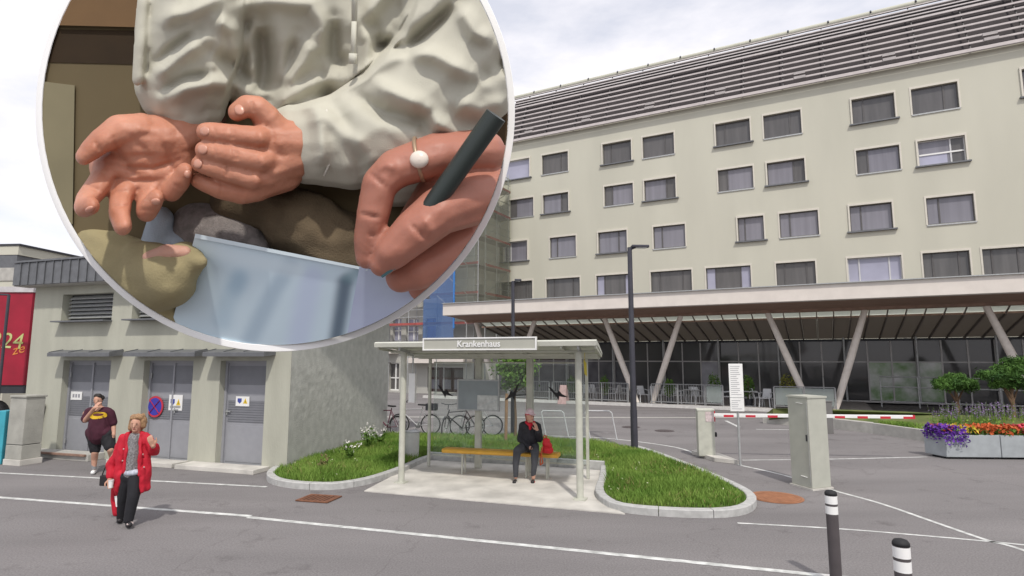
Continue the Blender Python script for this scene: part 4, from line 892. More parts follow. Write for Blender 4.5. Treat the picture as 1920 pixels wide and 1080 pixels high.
# ------------------------------------------------------------------ bicycles
def bike(px, py, yaw, label, fcol, steer=0., lean=0.06, basket=False):
    q = G(px, py); t = thing('bicycle', label, 'bicycle', Vector((q.x, q.y, 0)), yaw, 'bicycles parked behind the shelter'); r = .335; FRm = FR[t.name]
    def part(nm, mb, m_, p=t, **k): return mb.build(nm, m_, p, **k)
    rear = Vector((-.52, 0, r)); front = Vector((.53, 0, r)); Ms = Matrix.Rotation(steer, 3, 'Z'); head = Vector((.40, 0, .90)); ax = Ms @ Vector((0, 1, 0))
    ftc = head + Ms @ (front - head)
    for nm, c, a_ in (('rear_wheel', rear, Vector((0, 1, 0))), ('front_wheel', ftc, ax)):
        x = MB(); x.torus(c, r - .02, .021, a_, 28, 6); wv = part(nm, x, M_BLACK, smooth=True)
        x = MB(); x.torus(c, r - .045, .011, a_, 28, 5); part('rim', x, M_STEEL, wv, smooth=True)
        x = MB(); b1 = a_.cross(UP).normalized()
        for i in range(14):
            th = math.pi * 2 * i / 14; x.tube(c, c + (b1 * math.cos(th) + UP * math.sin(th)) * (r - .045), .0025, n=3, cap=False)
        x.tube(c - a_ * .05, c + a_ * .05, .02, n=8); o = part('spokes', x, M_STEEL, wv)
    bb_ = Vector((-.08, 0, .29)); seat = Vector((-.22, 0, .82)); top = Vector((.37, 0, .80)); dn = Vector((.41, 0, .70))
    x = MB(); x.path([bb_, seat + Vector((-.03, 0, .08))], .016); x.path([seat, top], .016); x.path([bb_, dn], .02); x.path([top + Vector((-.02, 0, .08)), dn], .02)
    for s_ in (-.05, .05): x.path([rear + Vector((0, s_, 0)), bb_ + Vector((0, s_ * .4, 0))], .010); x.path([rear + Vector((0, s_, 0)), seat + Vector((0, s_ * .4, 0))], .009)
    fr = part('frame', x, fcol)
    x = MB(); c = Ms @ Vector((0, .05, 0)); hb_ = head + Vector((0, 0, .0))
    for s_ in (-1, 1): x.path([ftc + ax * .055 * s_, head + ax * .05 * s_ + Vector((0, 0, -.22))], .013)
    x.path([head + ax * .05 + Vector((0, 0, -.22)), head - ax * .05 + Vector((0, 0, -.22))], .014); part('fork', x, fcol)
    x = MB(); up_ = head + Vector((-.02, 0, .14)); x.path([head + Vector((.0, 0, -.02)), up_], .014); x.path([up_ + ax * .1, up_ - ax * .1], .012)
    fw = Ms @ Vector((1, 0, 0))
    for s_ in (-1, 1): x.path([up_ + ax * .1 * s_, up_ + ax * .27 * s_ - fw * .06 + Vector((0, 0, .03)), up_ + ax * .30 * s_ - fw * .17 + Vector((0, 0, .02))], .013)
    hbm = part('handlebar', x, M_DARKM)
    x = MB(); x.prism([(-.37, -.08, .93), (-.37, .08, .93), (-.2, .05, .935), (-.08, .018, .94), (-.08, -.018, .94), (-.2, -.05, .935)], (0, 0, .045)); part('saddle', x, M_BLACK, bevel=.012)
    x = MB(); x.lathe((bb_.x, -.05, bb_.z), [(.095, 0), (.095, .012)], 16, 'Y'); x.bar(bb_ + Vector((0, -.07, 0)), bb_ + Vector((.1, -.07, -.13)), .015, .02); x.bar(bb_ + Vector((0, .07, 0)), bb_ + Vector((-.1, .07, .13)), .015, .02)
    x.box(bb_ + Vector((.1, -.11, -.13)), (.08, .07, .02)); x.box(bb_ + Vector((-.1, .11, .13)), (.08, .07, .02)); part('crank', x, M_STEEL)
    x = MB(); n_ = 12; 
    for c in (rear, ftc):
        d_ = Vector((1, 0, 0)) if c is rear else fw; a_ = Vector((0, 1, 0)) if c is rear else ax
        for i in range(n_):
            t0 = math.pi * (.12 + .62 * i / n_); t1 = math.pi * (.12 + .62 * (i + 1) / n_)
            p = lambda th, e: c + (-d_ * math.cos(th) + UP * math.sin(th)) * (r + .025) + a_ * e
            x.quad(p(t0, -.025), p(t1, -.025), p(t1, .025), p(t0, .025))
    part('mudguard', x, M_DARKM, fix=False)
    if basket:
        x = MB(); x.box((-.55, 0, .80), (.34, .26, .02)); x.box((-.55, .13, .9), (.34, .012, .2)); x.box((-.55, -.13, .9), (.34, .012, .2)); x.box((-.38, 0, .9), (.012, .25, .2)); x.box((-.72, 0, .9), (.012, .25, .2)); part('basket', x, M_DARKM)
    return t
M_BKB = mat('bike_black', (.03, .028, .032), .35, .1); M_BKS = mat('bike_silver', (.45, .45, .46), .35, .1, metal=.3); M_BKR = mat('bike_dark_red', (.12, .03, .05), .35, .1)
bike(722, 818, R(150), 'dark bicycle half hidden behind the corner of the roughcast wall', M_BKR, .2)
bike(778, 815, R(172), 'silver bicycle with rear basket leaning behind the left shelter posts', M_BKS, .1, basket=True)
bike(862, 821, R(205), 'black bicycle with its front wheel turned towards the road', M_BKB, R(48))
bike(893, 818, R(184), 'silver framed bicycle standing behind the timetable case', M_BKS, .1)
# bike hoops
for i, (xa, xb, yb, yt, lab) in enumerate(((1024, 1066, 819, 770, 'white hoop bicycle stand left of the right front shelter post'), (1107, 1157, 824, 770, 'white hoop bicycle stand just right of the shelter'))):
    a = G(xa, yb); b = G(xb, yb + 1); zt = PY((xa + xb) / 2, yt, a.y).z; t = thing('hoop_stand', lab, 'bicycle stand', (a + b) / 2, 0, 'white hoop stands behind the shelter')
    x = MB(); sh_ = Vector((-.16, 0, 0)); x.path([a, a + UP * (zt - .06) + sh_ * .9, a + UP * zt + sh_ + Vector((.06, 0, 0)), b + UP * zt + sh_ - Vector((.06, 0, 0)), b + UP * (zt - .06) + sh_ * .9, b], .017); x.build('hoop', M_WHITEP, t, world=True)
    for e in (a, b):
        x = MB(); x.lathe((e.x, e.y, .004), [(.06, 0), (.06, .012)], 12); x.build('foot_plate', M_STEEL, t, world=True)
# ------------------------------------------------------------------ manholes and drain
def cover(px, py, r, m_, label, ribs):
    q = G(px, py); t = thing('manhole_cover', label, 'manhole cover', Vector((q.x, q.y, .004)))
    x = MB(); x.lathe((0, 0, 0), [(r, 0), (r, .006), (r - .04, .007), (r - .05, .003)], 32); x.build('frame', m_, t)
    x = MB(); x.lathe((0, 0, .004), [(r - .055, 0), (r - .055, .006)], 32); lid = x.build('lid', m_, t)
    x = MB()
    for i in range(-ribs, ribs + 1):
        yy = i * (r - .1) / max(ribs, 1); l_ = math.sqrt(max((r - .08) ** 2 - yy * yy, .01)); x.box((0, yy, .0115), (2 * l_ * .9, .02, .003)); x.box((yy, 0, .0118), (.02, 2 * l_ * .9, .003))
    x.build('rib', m_, lid)
cover(1455, 933, .46, mat('rust_cover', (.30, .135, .07), .85, .18, 6, .3, 60), 'large rusty brown manhole cover beside the right grass verge', 5)
M_IRON = mat('grey_iron', (.10, .085, .085), .7, .2, 9)
cover(1246, 808, .33, M_IRON, 'small dark manhole cover right of the dark lamp post', 4); cover(1183, 801, .33, M_IRON, 'small dark manhole cover just left of the lamp post', 4)
q = G(598, 936); t = thing('drain_grate', 'rusty square drain grate in the road below the left verge', 'drain grate', Vector((q.x, q.y, .004)), R(-14))
x = MB(); x.box((0, 0, .003), (.62, .48, .008)); x.build('pit', M_BLACK, t)
x = MB()
for s_ in (-1, 1): x.box((s_ * .29, 0, .012), (.05, .48, .016)); x.box((0, s_ * .22, .0122), (.53, .05, .016))
x.build('frame', M_RUST, t)
for i in range(7):
    x = MB(); x.box((-.23 + i * .077, 0, .012), (.036, .39, .012)); x.build('bar', M_RUST, t)
# ------------------------------------------------------------------ car park barrier, sign, cabinets, bollards
q = G(1326, 860); brz_ = R(-10); t = thing('barrier', 'car park barrier with pale housing and red and white striped arm', 'barrier', q, brz_)
hz_ = PY(1325, 768, q.y).z
x = MB(); x.box((0, .13, hz_ / 2 + .03), (.40, .36, hz_ - .06)); hs = x.build('housing', M_POST, t, bevel=.02)
x = MB(); x.box((0, .13, hz_ - .01), (.42, .38, .04)); x.build('lid', M_POSTL, hs, bevel=.008)
x = MB(); x.box((.09, -.055, hz_ * .86), (.2, .012, hz_ * .2)); x.build('warning_panel', mat('panel_pale', (.6, .5, .5), .6, .25, 18), hs)
x = MB(); x.lathe((.245, .1, .58), [(.0, -.03), (.055, -.02), (.06, .02), (.0, .03)], 14, 'X'); x.build('arm_lock', M_BLACK, hs)
x = MB(); x.box((.23, .13, hz_ * .86), (.03, .10, .26)); x.build('pivot', M_RED, hs)
za = hz_ - .14; a0 = Vector((.2, .1, za)); a1 = FR[t.name].inverted() @ PY(1712, 779, 14.3); a1.z = za; ad = (a1 - a0).normalized(); al_ = (a1 - a0).length
x = MB(); x.bar(a0, a1, .05, .085); arm = x.build('arm', M_WHITE, t, bevel=.01)
k = .25
while k < al_ - .1:
    x = MB(); x.bar(a0 + ad * k + UP * -.018, a0 + ad * (k + .24) + UP * -.018, .056, .055); x.build('red_stripe', M_RED, arm); k += .53
x = MB(); x.bar(a1 - ad * .02, a1 + ad * .03, .058, .09); x.build('end_cap', M_RED, arm)
q = G(1556, 813); x = MB(); z_ = PY(1553, 753, q.y).z; x.box((q.x, q.y, z_ / 2), (.2, .16, z_), R(-10)); x.box((q.x, q.y, z_ + .01), (.24, .2, .03), R(-10)); tag(x.build('support_post', mat('post_grey', (.16, .155, .15), .7, .1), None, bevel=.01), 'grey support post behind the tall cabinet on the barrier line', 'post')
pls = [G(1297, 852), G(1312, 848), G(1352, 858), G(1385, 871), G(1340, 866)]
x = MB(); x.prism([Vector((p.x, p.y, .006)) for p in pls], UP * .09); x.build('barrier_plinth', M_SLAB, None); tag(bpy.data.objects['barrier_plinth'], 'pale concrete plinth under the barrier housing', 'plinth')
q = G(1388, 873); t = thing('notice_sign', 'tall white text board on a thin grey pole beside the barrier', 'sign', q, R(-6))
zb = PY(1386, 771, q.y).z; zt = PY(1383, 682, q.y).z
x = MB(); x.tube((0, 0, 0), (0, 0, zt - .1), .028, n=12); x.build('pole', M_STEEL, t, smooth='auto')
x = MB(); x.box((-.02, -.045, (zb + zt) / 2), (.32, .02, zt - zb)); bd_ = x.build('board', M_WHITE, t, bevel=.008)
x = MB(); x.box((-.02, -.0566, zb + (zt - zb) * .29), (.32, .004, .012)); x.build('band', M_STEEL, bd_)
for i in range(22):
    z = zt - .06 - i * (zt - zb - .12) / 21
    if abs(z - (zb + (zt - zb) * .29)) < .03: continue
    x = MB(); l_ = .25 * rng.uniform(.55, 1); x.box((-.02 - (.25 - l_) / 2, -.0562, z), (l_, .0025, .013)); x.build('text_line', mat('text_grey', (.36, .36, .38), .7, .1), bd_)
# tall cabinet
c0 = G(1524, 920); c1 = G(1485, 909); c2 = G(1559, 916); e1 = (c1 - c0); e2 = (c2 - c0)
t = thing('control_cabinet', 'tall pale green metal cabinet standing at the entrance line', 'cabinet', c0); zt = PY(1514, 744, c0.y).z
M_CBX = mat('cabinet_paint', (.42, .425, .37), .55, .06, 4)
x = MB(); x.prism([c0 + UP * .03, c1 + UP * .03, c1 + e2 + UP * .03, c2 + UP * .03], UP * (zt - .06)); bo = x.build('body', M_CBX, t, world=True, bevel=.012)
x = MB(); o1 = -(e1.normalized() + e2.normalized()) * .015; x.prism([c0 + o1 + UP * (zt - .032), c1 + e1.normalized() * .015 - e2.normalized() * .015 + UP * (zt - .032), c1 + e2 + (e1.normalized() + e2.normalized()) * .015 + UP * (zt - .032), c2 + e2.normalized() * .015 - e1.normalized() * .015 + UP * (zt - .032)], UP * .035); x.build('lid', M_CBX, t, world=True)
nn = e1.cross(UP).normalized(); nn = nn if nn.dot(Vector((-1, -.3, 0))) > 0 else -nn
def onface(k, z): return c0 + e1 * k + UP * z + nn * .004
for k0, z in ((.25, zt - .14), (.2, .22)):
    x = MB(); x.bar(onface(k0, z), onface(k0 + .3, z + .01), .006, .03, up=tuple(nn)); x.build('vent_slot', M_WHITE, bo, world=True)
x = MB(); x.bar(onface(.06, .1), onface(.06, zt - .1), .006, .012, up=tuple(nn)); x.build('door_joint', M_STEEL, bo, world=True)
x = MB(); x.box(onface(.14, zt * .55), (.02, .03, .12)); x.build('lock', M_DARKM, bo, world=True)
x = MB(); x.prism([c0 - (e1 + e2) * .06, c1 + e1 * .06 - e2 * .06, c1 + e2 + (e1 + e2) * .06, c2 + e2 * .06 - e1 * .06], UP * .03); x.build('plinth', M_SLAB, t, world=True)
# bollards
bol = None
for (Y, px, py, lab) in ((6.7, 1557, 917, 'left dark bollard with two white bands in front of the tall cabinet'), (4.95, 1688, 1006, 'right dark bollard with two white bands at the bottom edge of the picture')):
    q = PY(px, py, Y); zt = 1.02
    base = Vector((q.x, q.y, 0))
    if bol is None:
        bol = t = thing('bollard', lab, 'bollard', base, 0, 'dark bollards with white bands'); r = .062
        x = MB(); x.lathe((0, 0, 0), [(r * 1.25, 0), (r * 1.25, .02), (r, .03), (r, zt - .05)], 20); x.build('post', mat('bollard_grey', (.075, .065, .068), .5, .1, 6), t, smooth='auto')
        x = MB(); x.lathe((0, 0, 0), [(r * 1.04, zt - .052), (r * 1.02, zt - .03), (r * .8, zt - .01), (r * .3, zt)], 20); x.build('cap', M_BLACK, t, smooth=True)
        for z0, z1 in ((zt - .145, zt - .06), (zt - .255, zt - .17)):
            x = MB(); x.lathe((0, 0, 0), [(r * 1.03, z0), (r * 1.03, z1)], 20); x.build('white_band', M_WHITE, t, smooth='auto')
    else: copy_tree(bol, lab, base)
# ------------------------------------------------------------------ planters, flowers, cloud-pruned pines
pa = G(1735, 853); pb = G(1776, 861); pdir = Vector((1, -.05, 0)).normalized(); pdep = (pa - pb)
M_PLNT = mat('planter_grey', (.33, .355, .37), .7, .1, 5)
def flowers(mb, c0, du, dv_, n, z, s, bias=0):
    for i in range(n):
        a_, b_ = rng.uniform(.02, .98), rng.uniform(.05, .95); p = c0 + du * a_ + dv_ * b_; leafmesh(mb, [p + UP * (z + rng.uniform(-.05, .12)) + Vector(rng.normal(0, .01, 3)) for _ in range(3)], s)
cols = {'purple': (.13, .035, .33), 'yellow': (.62, .47, .05), 'orange': (.50, .10, .025), 'pink': (.58, .06, .10)}
L1 = 1.30
for k, lab in enumerate(('grey planter box overflowing with purple and yellow flowers', 'grey planter box filled with orange and pink flowers at right edge', 'grey planter box beyond the orange flowers out at the right')):
    o_ = pb + pdir * (L1 + .02) * k; t = thing('planter_box', lab, 'planter', o_, math.atan2(pdir.y, pdir.x), 'grey planter boxes in a row')
    zh = .58; x = MB(); dn_ = pdep
    wl_ = .04; zz = .05
    P4 = [o_, o_ + pdir * L1, o_ + pdir * L1 + dn_, o_ + dn_]
    x.prism([p + UP * zz for p in P4], UP * (zh - zz)); bx_ = x.build('box', M_PLNT, t, world=True, bevel=.012)
    for j in (.1, .5, .9):
        x = MB(); x.box(o_ + pdir * L1 * j + dn_ * .5 + UP * .025, (.16, .4, .05)); x.build('foot', M_BLACK, t, world=True)
    lf = MB(); flowers(lf, o_, pdir * L1, dn_, 260, zh + .02, .05); lf.build('foliage', M_LEAF, t, world=True, fix=False)
    sets = (('purple', -.05, .42, 170), ('yellow', .30, .62, 60), ('orange', .02, .25, 26), ('orange', .6, 1., 80)) if k == 0 else (('orange', 0, .45, 120), ('pink', .42, .8, 120), ('orange', .75, 1, 90))
    for c, k0, k1, n in sets:
        f = MB(); flowers(f, o_ + pdir * L1 * k0 - pdep * .12, pdir * L1 * (k1 - k0), dn_ * 1.1, n, zh + .10, .052)
        if c == 'purple':
            for i in range(150):
                p = o_ - pdep * .04 + pdir * rng.uniform(-.06, .5) + UP * (zh + .06 - abs(rng.normal(0, .13))) - Vector((0, .04, 0)); leafmesh(f, [p + Vector(rng.normal(0, .02, 3))], .04)
            for i in range(110):
                p = o_ + pdep * rng.uniform(0, 1) - pdir * .03 + UP * (zh + .06 - abs(rng.normal(0, .1))); leafmesh(f, [p + Vector(rng.normal(0, .02, 3))], .04)
        f.build('flower', mat('petal_' + c, cols[c], .7, .25, 6), t, world=True, fix=False, kind='stuff')
# lavender spikes behind the planters
x = MB(); lv_ = MB(); q = G(1800, 822)
for i in range(420):
    p = Vector((q.x + rng.uniform(-.6, 4.0), q.y + rng.uniform(-.3, .5) - .1, .25)); h_ = rng.uniform(.5, .85); tpt = p + UP * h_ + Vector(rng.normal(0, .05, 3)); x.tube(p, tpt, .006, .004, 3, False); leafmesh(lv_, [p.lerp(tpt, k) for k in (.72, .82, .9, .98)], .03); leafmesh(x, [p.lerp(tpt, k) for k in (.2, .4)], .05)
t = thing('lavender_bed', 'bed of purple flower spikes behind the planter boxes', 'flowers', Vector((q.x, q.y, .25))); x.build('stem', M_GRASS, t, world=True, fix=False); lv_.build('flower_spikes', mat('petal_lavender', (.24, .15, .33), .8, .25, 6), t, world=True, fix=False)
def pine(px, py, pads, label):
    q = G(px, py); t = thing('pruned_pine', label, 'tree', q, 0, 'flat topped pines behind the planters'); sc_ = q.y / 1080
    x = MB(); top = Vector((0, 0, pads[0][2] * .9)); x.tube((0, 0, 0), (.05, 0, top.z * .5), .08, .06, 8); x.tube((.05, 0, top.z * .5), (.0, 0, top.z), .06, .04, 8)
    for (dx, dy, z, rx, rz_, n) in pads: x.tube((.03, 0, z * .6), (dx, dy, z - rz_ * .4), .045, .02, 6)
    x.build('trunk', M_BARK, t)
    for (dx, dy, z, rx, rz_, n) in pads:
        c = MB(); cs = []
        for _ in range(n):
            v = rng.normal(0, 1, 3); v /= np.linalg.norm(v); v *= rng.uniform(.35, 1) ** .5; cs.append((dx + v[0] * rx, dy + v[1] * rx, z + v[2] * rz_ + rng.normal(0, .06)))
        leafmesh(c, cs, .085, aspect=.22); c.build('crown', M_PINE, t, fix=False)
pine(1797, 800, [(0, 0, 1.60, .70, .10, 1500), (.42, .1, 1.44, .46, .09, 900), (-.4, -.1, 1.46, .40, .09, 700), (.02, 0, 1.74, .38, .09, 600)], 'small flat topped pine behind the purple flower planter')
pine(1902, 812, [(.3, 0, 2.1, .72, .12, 1300), (-.42, -.1, 1.90, .66, .11, 1200), (.5, .2, 1.62, .7, .12, 1200), (.4, .1, 2.34, .45, .13, 700), (-.25, 0, 1.60, .4, .08, 500)], 'larger layered pine at the right edge behind the planters')
# ------------------------------------------------------------------ terrace: railings, chairs, tables, planters
M_RAIL = mat('railing_grey', (.26, .265, .27), .5, .1, 6)
def railing(t0, t1, label, glass=False, hh=1.0, s_=.35):
    t = thing('terrace_railing', label, 'railing', H((t0 + t1) / 2, s_, .13), hrz, 'grey terrace railings'); n = max(1, round((t1 - t0) / 1.25))
    for i in range(n + 1):
        u = t0 + (t1 - t0) * i / n; x = MB(); hbox(x, u - .03, u + .03, s_ - .03, s_ + .03, .13, .13 + hh); x.build('post', M_RAIL, t, world=True)
    for z in (.13 + hh + .015, .25):
        x = MB(); hbox(x, t0, t1, s_ - .02, s_ + .02, z - .02, z + .02); x.build('rail', M_RAIL, t, world=True)
    if glass:
        for i in range(n):
            a, b = t0 + (t1 - t0) * i / n + .05, t0 + (t1 - t0) * (i + 1) / n - .05; x = MB(); hbox(x, a, b, s_ - .008, s_ + .008, .3, .13 + hh - .04); x.build('glass_panel', M_BALU, t, world=True)
    else:
        x = MB(); u = t0 + .12
        while u < t1 - .06: hbox(x, u - .008, u + .008, s_ - .008, s_ + .008, .26, .13 + hh); u += .125
        x.build('balusters', M_RAIL, t, world=True, kind='stuff')
ht = lambda px: Hp(px, 750, .35)[0]
railing(ht(1036), ht(1178), 'barred grey railing left of the dark lamp post', s_=.35); railing(ht(1222), ht(1322), 'barred grey railing right of the dark lamp post'); railing(ht(1323), ht(1356), 'short glass balustrade panel behind the text board', True); railing(ht(1452), ht(1567), 'glass balustrade behind the tall cabinet', True); railing(ht(880), ht(1030), 'barred grey railing behind the young tree')
tv0 = Hp(1545, 740, -3)[0]
t = thing('ramp_handrail', 'three rail steel handrail in front of the glazing at right', 'handrail', H(Hp(1650, 740, -3.2)[0], -3.2, .3), hrz)
r0, r1 = Hp(1652, 740, -3.2)[0], Hp(1800, 740, -3.2)[0]
for py in (706, 725, 752):
    z = Hp(1652, py, -3.2)[1]; x = MB(); x.tube(H(r0, -3.2, z), H(r1 + 3, -3.2, z - .06), .035, n=8); x.build('rail', M_STEEL, t, world=True)
for k in range(5):
    u = r0 + (r1 + 3 - r0) * k / 4; x = MB(); x.tube(H(u, -3.2, .1), H(u, -3.2, Hp(1652, 706, -3.2)[1]), .03, n=8); x.build('post', M_STEEL, t, world=True)
t0 = thing('terrace_chair', 'white plastic terrace armchair', 'chair', (0, 0, 0), 0, 'white armchairs on the terrace')
x = MB(); x.box((0, 0, .43), (.46, .44, .03)); x.build('seat', M_WHITEP, t0, bevel=.01)
x = MB(); x.prism([(-.22, .2, .44), (.22, .2, .44), (.18, .30, .86), (-.18, .30, .86)], (0, .03, 0)); x.build('backrest', M_WHITEP, t0, bevel=.008)
for sx in (-1, 1):
    for sy in (-1, 1): x = MB(); x.bar((sx * .21, sy * .2, .43), (sx * .25, sy * .24, 0), .04, .04); x.build('leg', M_WHITEP, t0)
    x = MB(); x.bar((sx * .25, -.2, .64), (sx * .24, .26, .68), .05, .025); x.bar((sx * .24, -.2, .43), (sx * .25, -.2, .64), .04, .03); x.build('armrest', M_WHITEP, t0)
chs = [(1103, -.35, .3, 'nearest the shelter roof edge'), (1118, -1.0, 2.2, 'behind the first railing bay'), (1152, -.5, 4.0, 'beside the first clipped shrub'), (1172, -1.3, 1.0, 'left of the dark lamp post'), (1205, -.3, .2, 'just right of the dark lamp post'), (1226, -.9, 2.9, 'at the foot of the slanting column'), (1240, -.35, 5.2, 'left of the second clipped shrub'), (1274, -.4, .8, 'right of the second clipped shrub'), (1290, -1.1, 3.6, 'behind the middle railing bay'), (1308, -.4, .2, 'left of the glass balustrade panel'), (1362, -.6, 4.4, 'right of the glass balustrade panel'), (1420, -.7, 1.6, 'right of the white text board'), (1436, -.2, 5.6, 'in front of the long glass balustrade')]
for i, (px, s_, rz_, lab) in enumerate(chs):
    p = H(Hp(px, 750, s_)[0], s_, .13); lb = 'white plastic terrace armchair ' + lab
    if i == 0: t0.location = p; t0.rotation_euler = (0, 0, rz_); t0['label'] = lb
    else: copy_tree(t0, lb, p, rz_)
tb0 = None
for i, (px, s_, lab) in enumerate(((1135, -.7, 'white round terrace table left of the lamp post'), (1258, -1.2, 'white round terrace table by the second clipped shrub'), (1297, -.5, 'white round terrace table in the middle railing bay'), (1406, -.5, 'white round terrace table right of the text board'))):
    p = H(Hp(px, 750, s_)[0], s_, .13)
    if tb0 is None:
        tb0 = thing('terrace_table', lab, 'table', p, 0, 'white tables on the terrace'); x = MB(); x.lathe((0, 0, .70), [(.38, 0), (.40, .015), (.38, .03)], 20); x.build('tabletop', M_WHITEP, tb0); x = MB(); x.tube((0, 0, .02), (0, 0, .7), .035); x.build('pedestal', M_STEEL, tb0); x = MB(); x.lathe((0, 0, 0), [(.24, 0), (.22, .03)], 16); x.build('foot', M_STEEL, tb0)
    else: copy_tree(tb0, lab, p)
for i, (px, s_, hgt, wd, lab) in enumerate(((1134, .05, 1.35, .26, 'tall clipped shrub in the terrace left of the lamp post'), (1256, .0, 1.25, .28, 'bushy clipped shrub right of the slanting column'), (1404, -.6, 1.5, .3, 'dark slim shrub right of the text board'), (1340, -1.2, 1.55, .34, 'yellow green shrub behind the short glass panel'), (1478, -1.6, 1.55, .4, 'yellow leaved shrub behind the long glass balustrade'), (1072, -.6, 1.3, .3, 'small shrub behind the right front shelter post'))):
    p = H(Hp(px, 750, s_)[0], s_, .13); t = thing('terrace_shrub', lab, 'shrub', p, 0, 'potted shrubs on the terrace')
    x = MB(); x.lathe((0, 0, 0), [(.16, 0), (.2, .32), (.21, .33), (.19, .34)], 14); x.build('pot', M_DARKM, t)
    x = MB(); cs = [];
    for _ in range(520): v = rng.normal(0, 1, 3); v /= np.linalg.norm(v); v *= rng.uniform(.2, 1) ** .5; cs.append((v[0] * wd, v[1] * wd, .34 + (hgt - .3) * (.5 + .5 * v[2]) + rng.normal(0, .03)))
    leafmesh(x, cs, .05); x.build('foliage', M_LEAF if i not in (4,) else mat('leaf_yellow', (.22, .22, .03), .7, .35, 3), t, fix=False)
    x = MB(); x.tube((0, 0, .3), (0, 0, hgt * .8), .02, n=6); x.build('stem', M_BARK, t)
# A-frame signboard
p = H(Hp(1066, 750, .2)[0], .9, 0)
t = thing('folding_board', 'small red and white folding board by the terrace railing', 'sign board', p, hrz)
for s_ in (-1, 1):
    x = MB(); x.prism([(-.25, s_ * .25, 0), (.25, s_ * .25, 0), (.18, s_ * .02, 1.0), (-.18, s_ * .02, 1.0)], (0, s_ * .02, 0)); x.build('panel', mat('board_pinkish', (.5, .33, .32), .6, .2, 6), t)
# ------------------------------------------------------------------ people
from mathutils.bvhtree import BVHTree
M_SKIN = mat('skin', (.50, .28, .20), .55, .08, 12, spec=.35, sss=.08)
M_HAIRD = mat('hair_dark', (.02, .016, .014), .6, .2, 40, .3, 120)
M_HAIRB = mat('hair_blond', (.30, .175, .09), .6, .35, 30, .6, 90)
M_COAT = mat('red_coat_cloth', (.47, .010, .028), .75, .16, 7, .25, 30)
M_KNIT = mat('grey_knit', (.20, .195, .20), .9, .5, 45, .3, 90)
M_TROU = mat('black_trousers', (.016, .016, .02), .8, .2, 8, .2, 40)
M_SHOE = mat('black_shoe', (.02, .018, .02), .5, .1, 8)
M_TEE = mat('maroon_tee', (.052, .010, .022), .85, .15, 6, .2, 30)
M_SHORT = mat('black_shorts', (.014, .014, .017), .85, .15, 6)
M_LEGG = mat('charcoal_leggings', (.05, .052, .06), .8, .15, 8)
M_JACK = mat('black_jacket', (.017, .017, .022), .7, .25, 8, .3, 30)
M_EYE = mat('eye_dark', (.02, .015, .012), .3, 0); M_LIP = mat('lip', (.35, .11, .10), .5, 0)
def fingers(wr, d, side, n, s=1.0, curl=.5):
    """palm plus five separate tapering fingers; d along the hand, side towards the thumb, n out of the palm"""
    wr = Vector(wr); d = Vector(d).normalized(); n = Vector(n); n = (n - d * n.dot(d)).normalized(); side = d.cross(n).normalized() * side
    ch = []
    for o in (-.028, -.009, .010, .028): ch.append([(*(wr + side * o * .55 * s), .017 * s), (*(wr + d * .085 * s + side * o * s), .0125 * s)])
    for o, l in ((-.030, .055), (-.010, .070), (.010, .076), (.030, .068)):
        p = wr + d * .085 * s + side * o * s; dd = d.copy(); c = [(*p, .0105 * s)]
        for k in range(3):
            dd = (dd + n * curl * .6).normalized(); p = p + dd * l * s * (.45, .32, .25)[k]; c.append((*p, (.0095, .0088, .0075)[k] * s))
        ch.append(c)
    p = wr + d * .02 * s + side * .03 * s; q = p + (d * .6 + side * .8 + n * .2).normalized() * .035 * s; r_ = q + (d * .9 + side * .25 + n * .3).normalized() * .032 * s; e = r_ + (d + n * .3).normalized() * .024 * s
    ch.append([(*p, .015 * s), (*q, .012 * s), (*r_, .0105 * s), (*e, .0085 * s)])
    return ch
def face(t, c, rx, ry, rz_, look=Vector((0, -1, 0))):
    look = look.normalized(); rt = Vector((-look.y, look.x, 0)).normalized(); c = Vector(c)
    if rt.x < 0: rt = -rt
    for s_ in (-1, 1):
        x = MB(); x.ball(c + look * ry * .90 + rt * s_ * rx * .38 + UP * rz_ * .06, (rx * .12, rx * .09, rx * .06), 8, 6); x.build('eye', M_EYE, t, world=True, smooth=True)
        x = MB(); x.ball(c + look * ry * .92 + rt * s_ * rx * .42 + UP * rz_ * .24, (rx * .22, rx * .08, rx * .03), 8, 5); x.build('eyebrow', mat('eyebrow_brown', (.12, .06, .035), .8, .1), t, world=True, smooth=True)
    x = MB(); x.ball(c + look * ry * .90 - UP * rz_ * .50, (rx * .34, rx * .12, rx * .11), 8, 5); x.build('mouth', M_LIP, t, world=True, smooth=True)
def facechains(c, rx, ry, rz_, look=Vector((0, -1, 0))):
    look = look.normalized(); rt = Vector((-look.y, look.x, 0)); c = Vector(c)
    ch = [[(*(c + look * ry * .98 + UP * rz_ * .10), rx * .11), (*(c + look * ry * 1.16 - UP * rz_ * .2), rx * .18)], [(*(c + look * ry * .55 - UP * rz_ * .70), rx * .5), (*(c + look * ry * .35 - UP * rz_ * .5), rx * .62)]]
    for s_ in (-1, 1): ch.append([(*(c + rt * s_ * rx * 1.0 + UP * rz_ * .1), rx * .12), (*(c + rt * s_ * rx * 1.02 - UP * rz_ * .2), rx * .12)])
    return ch
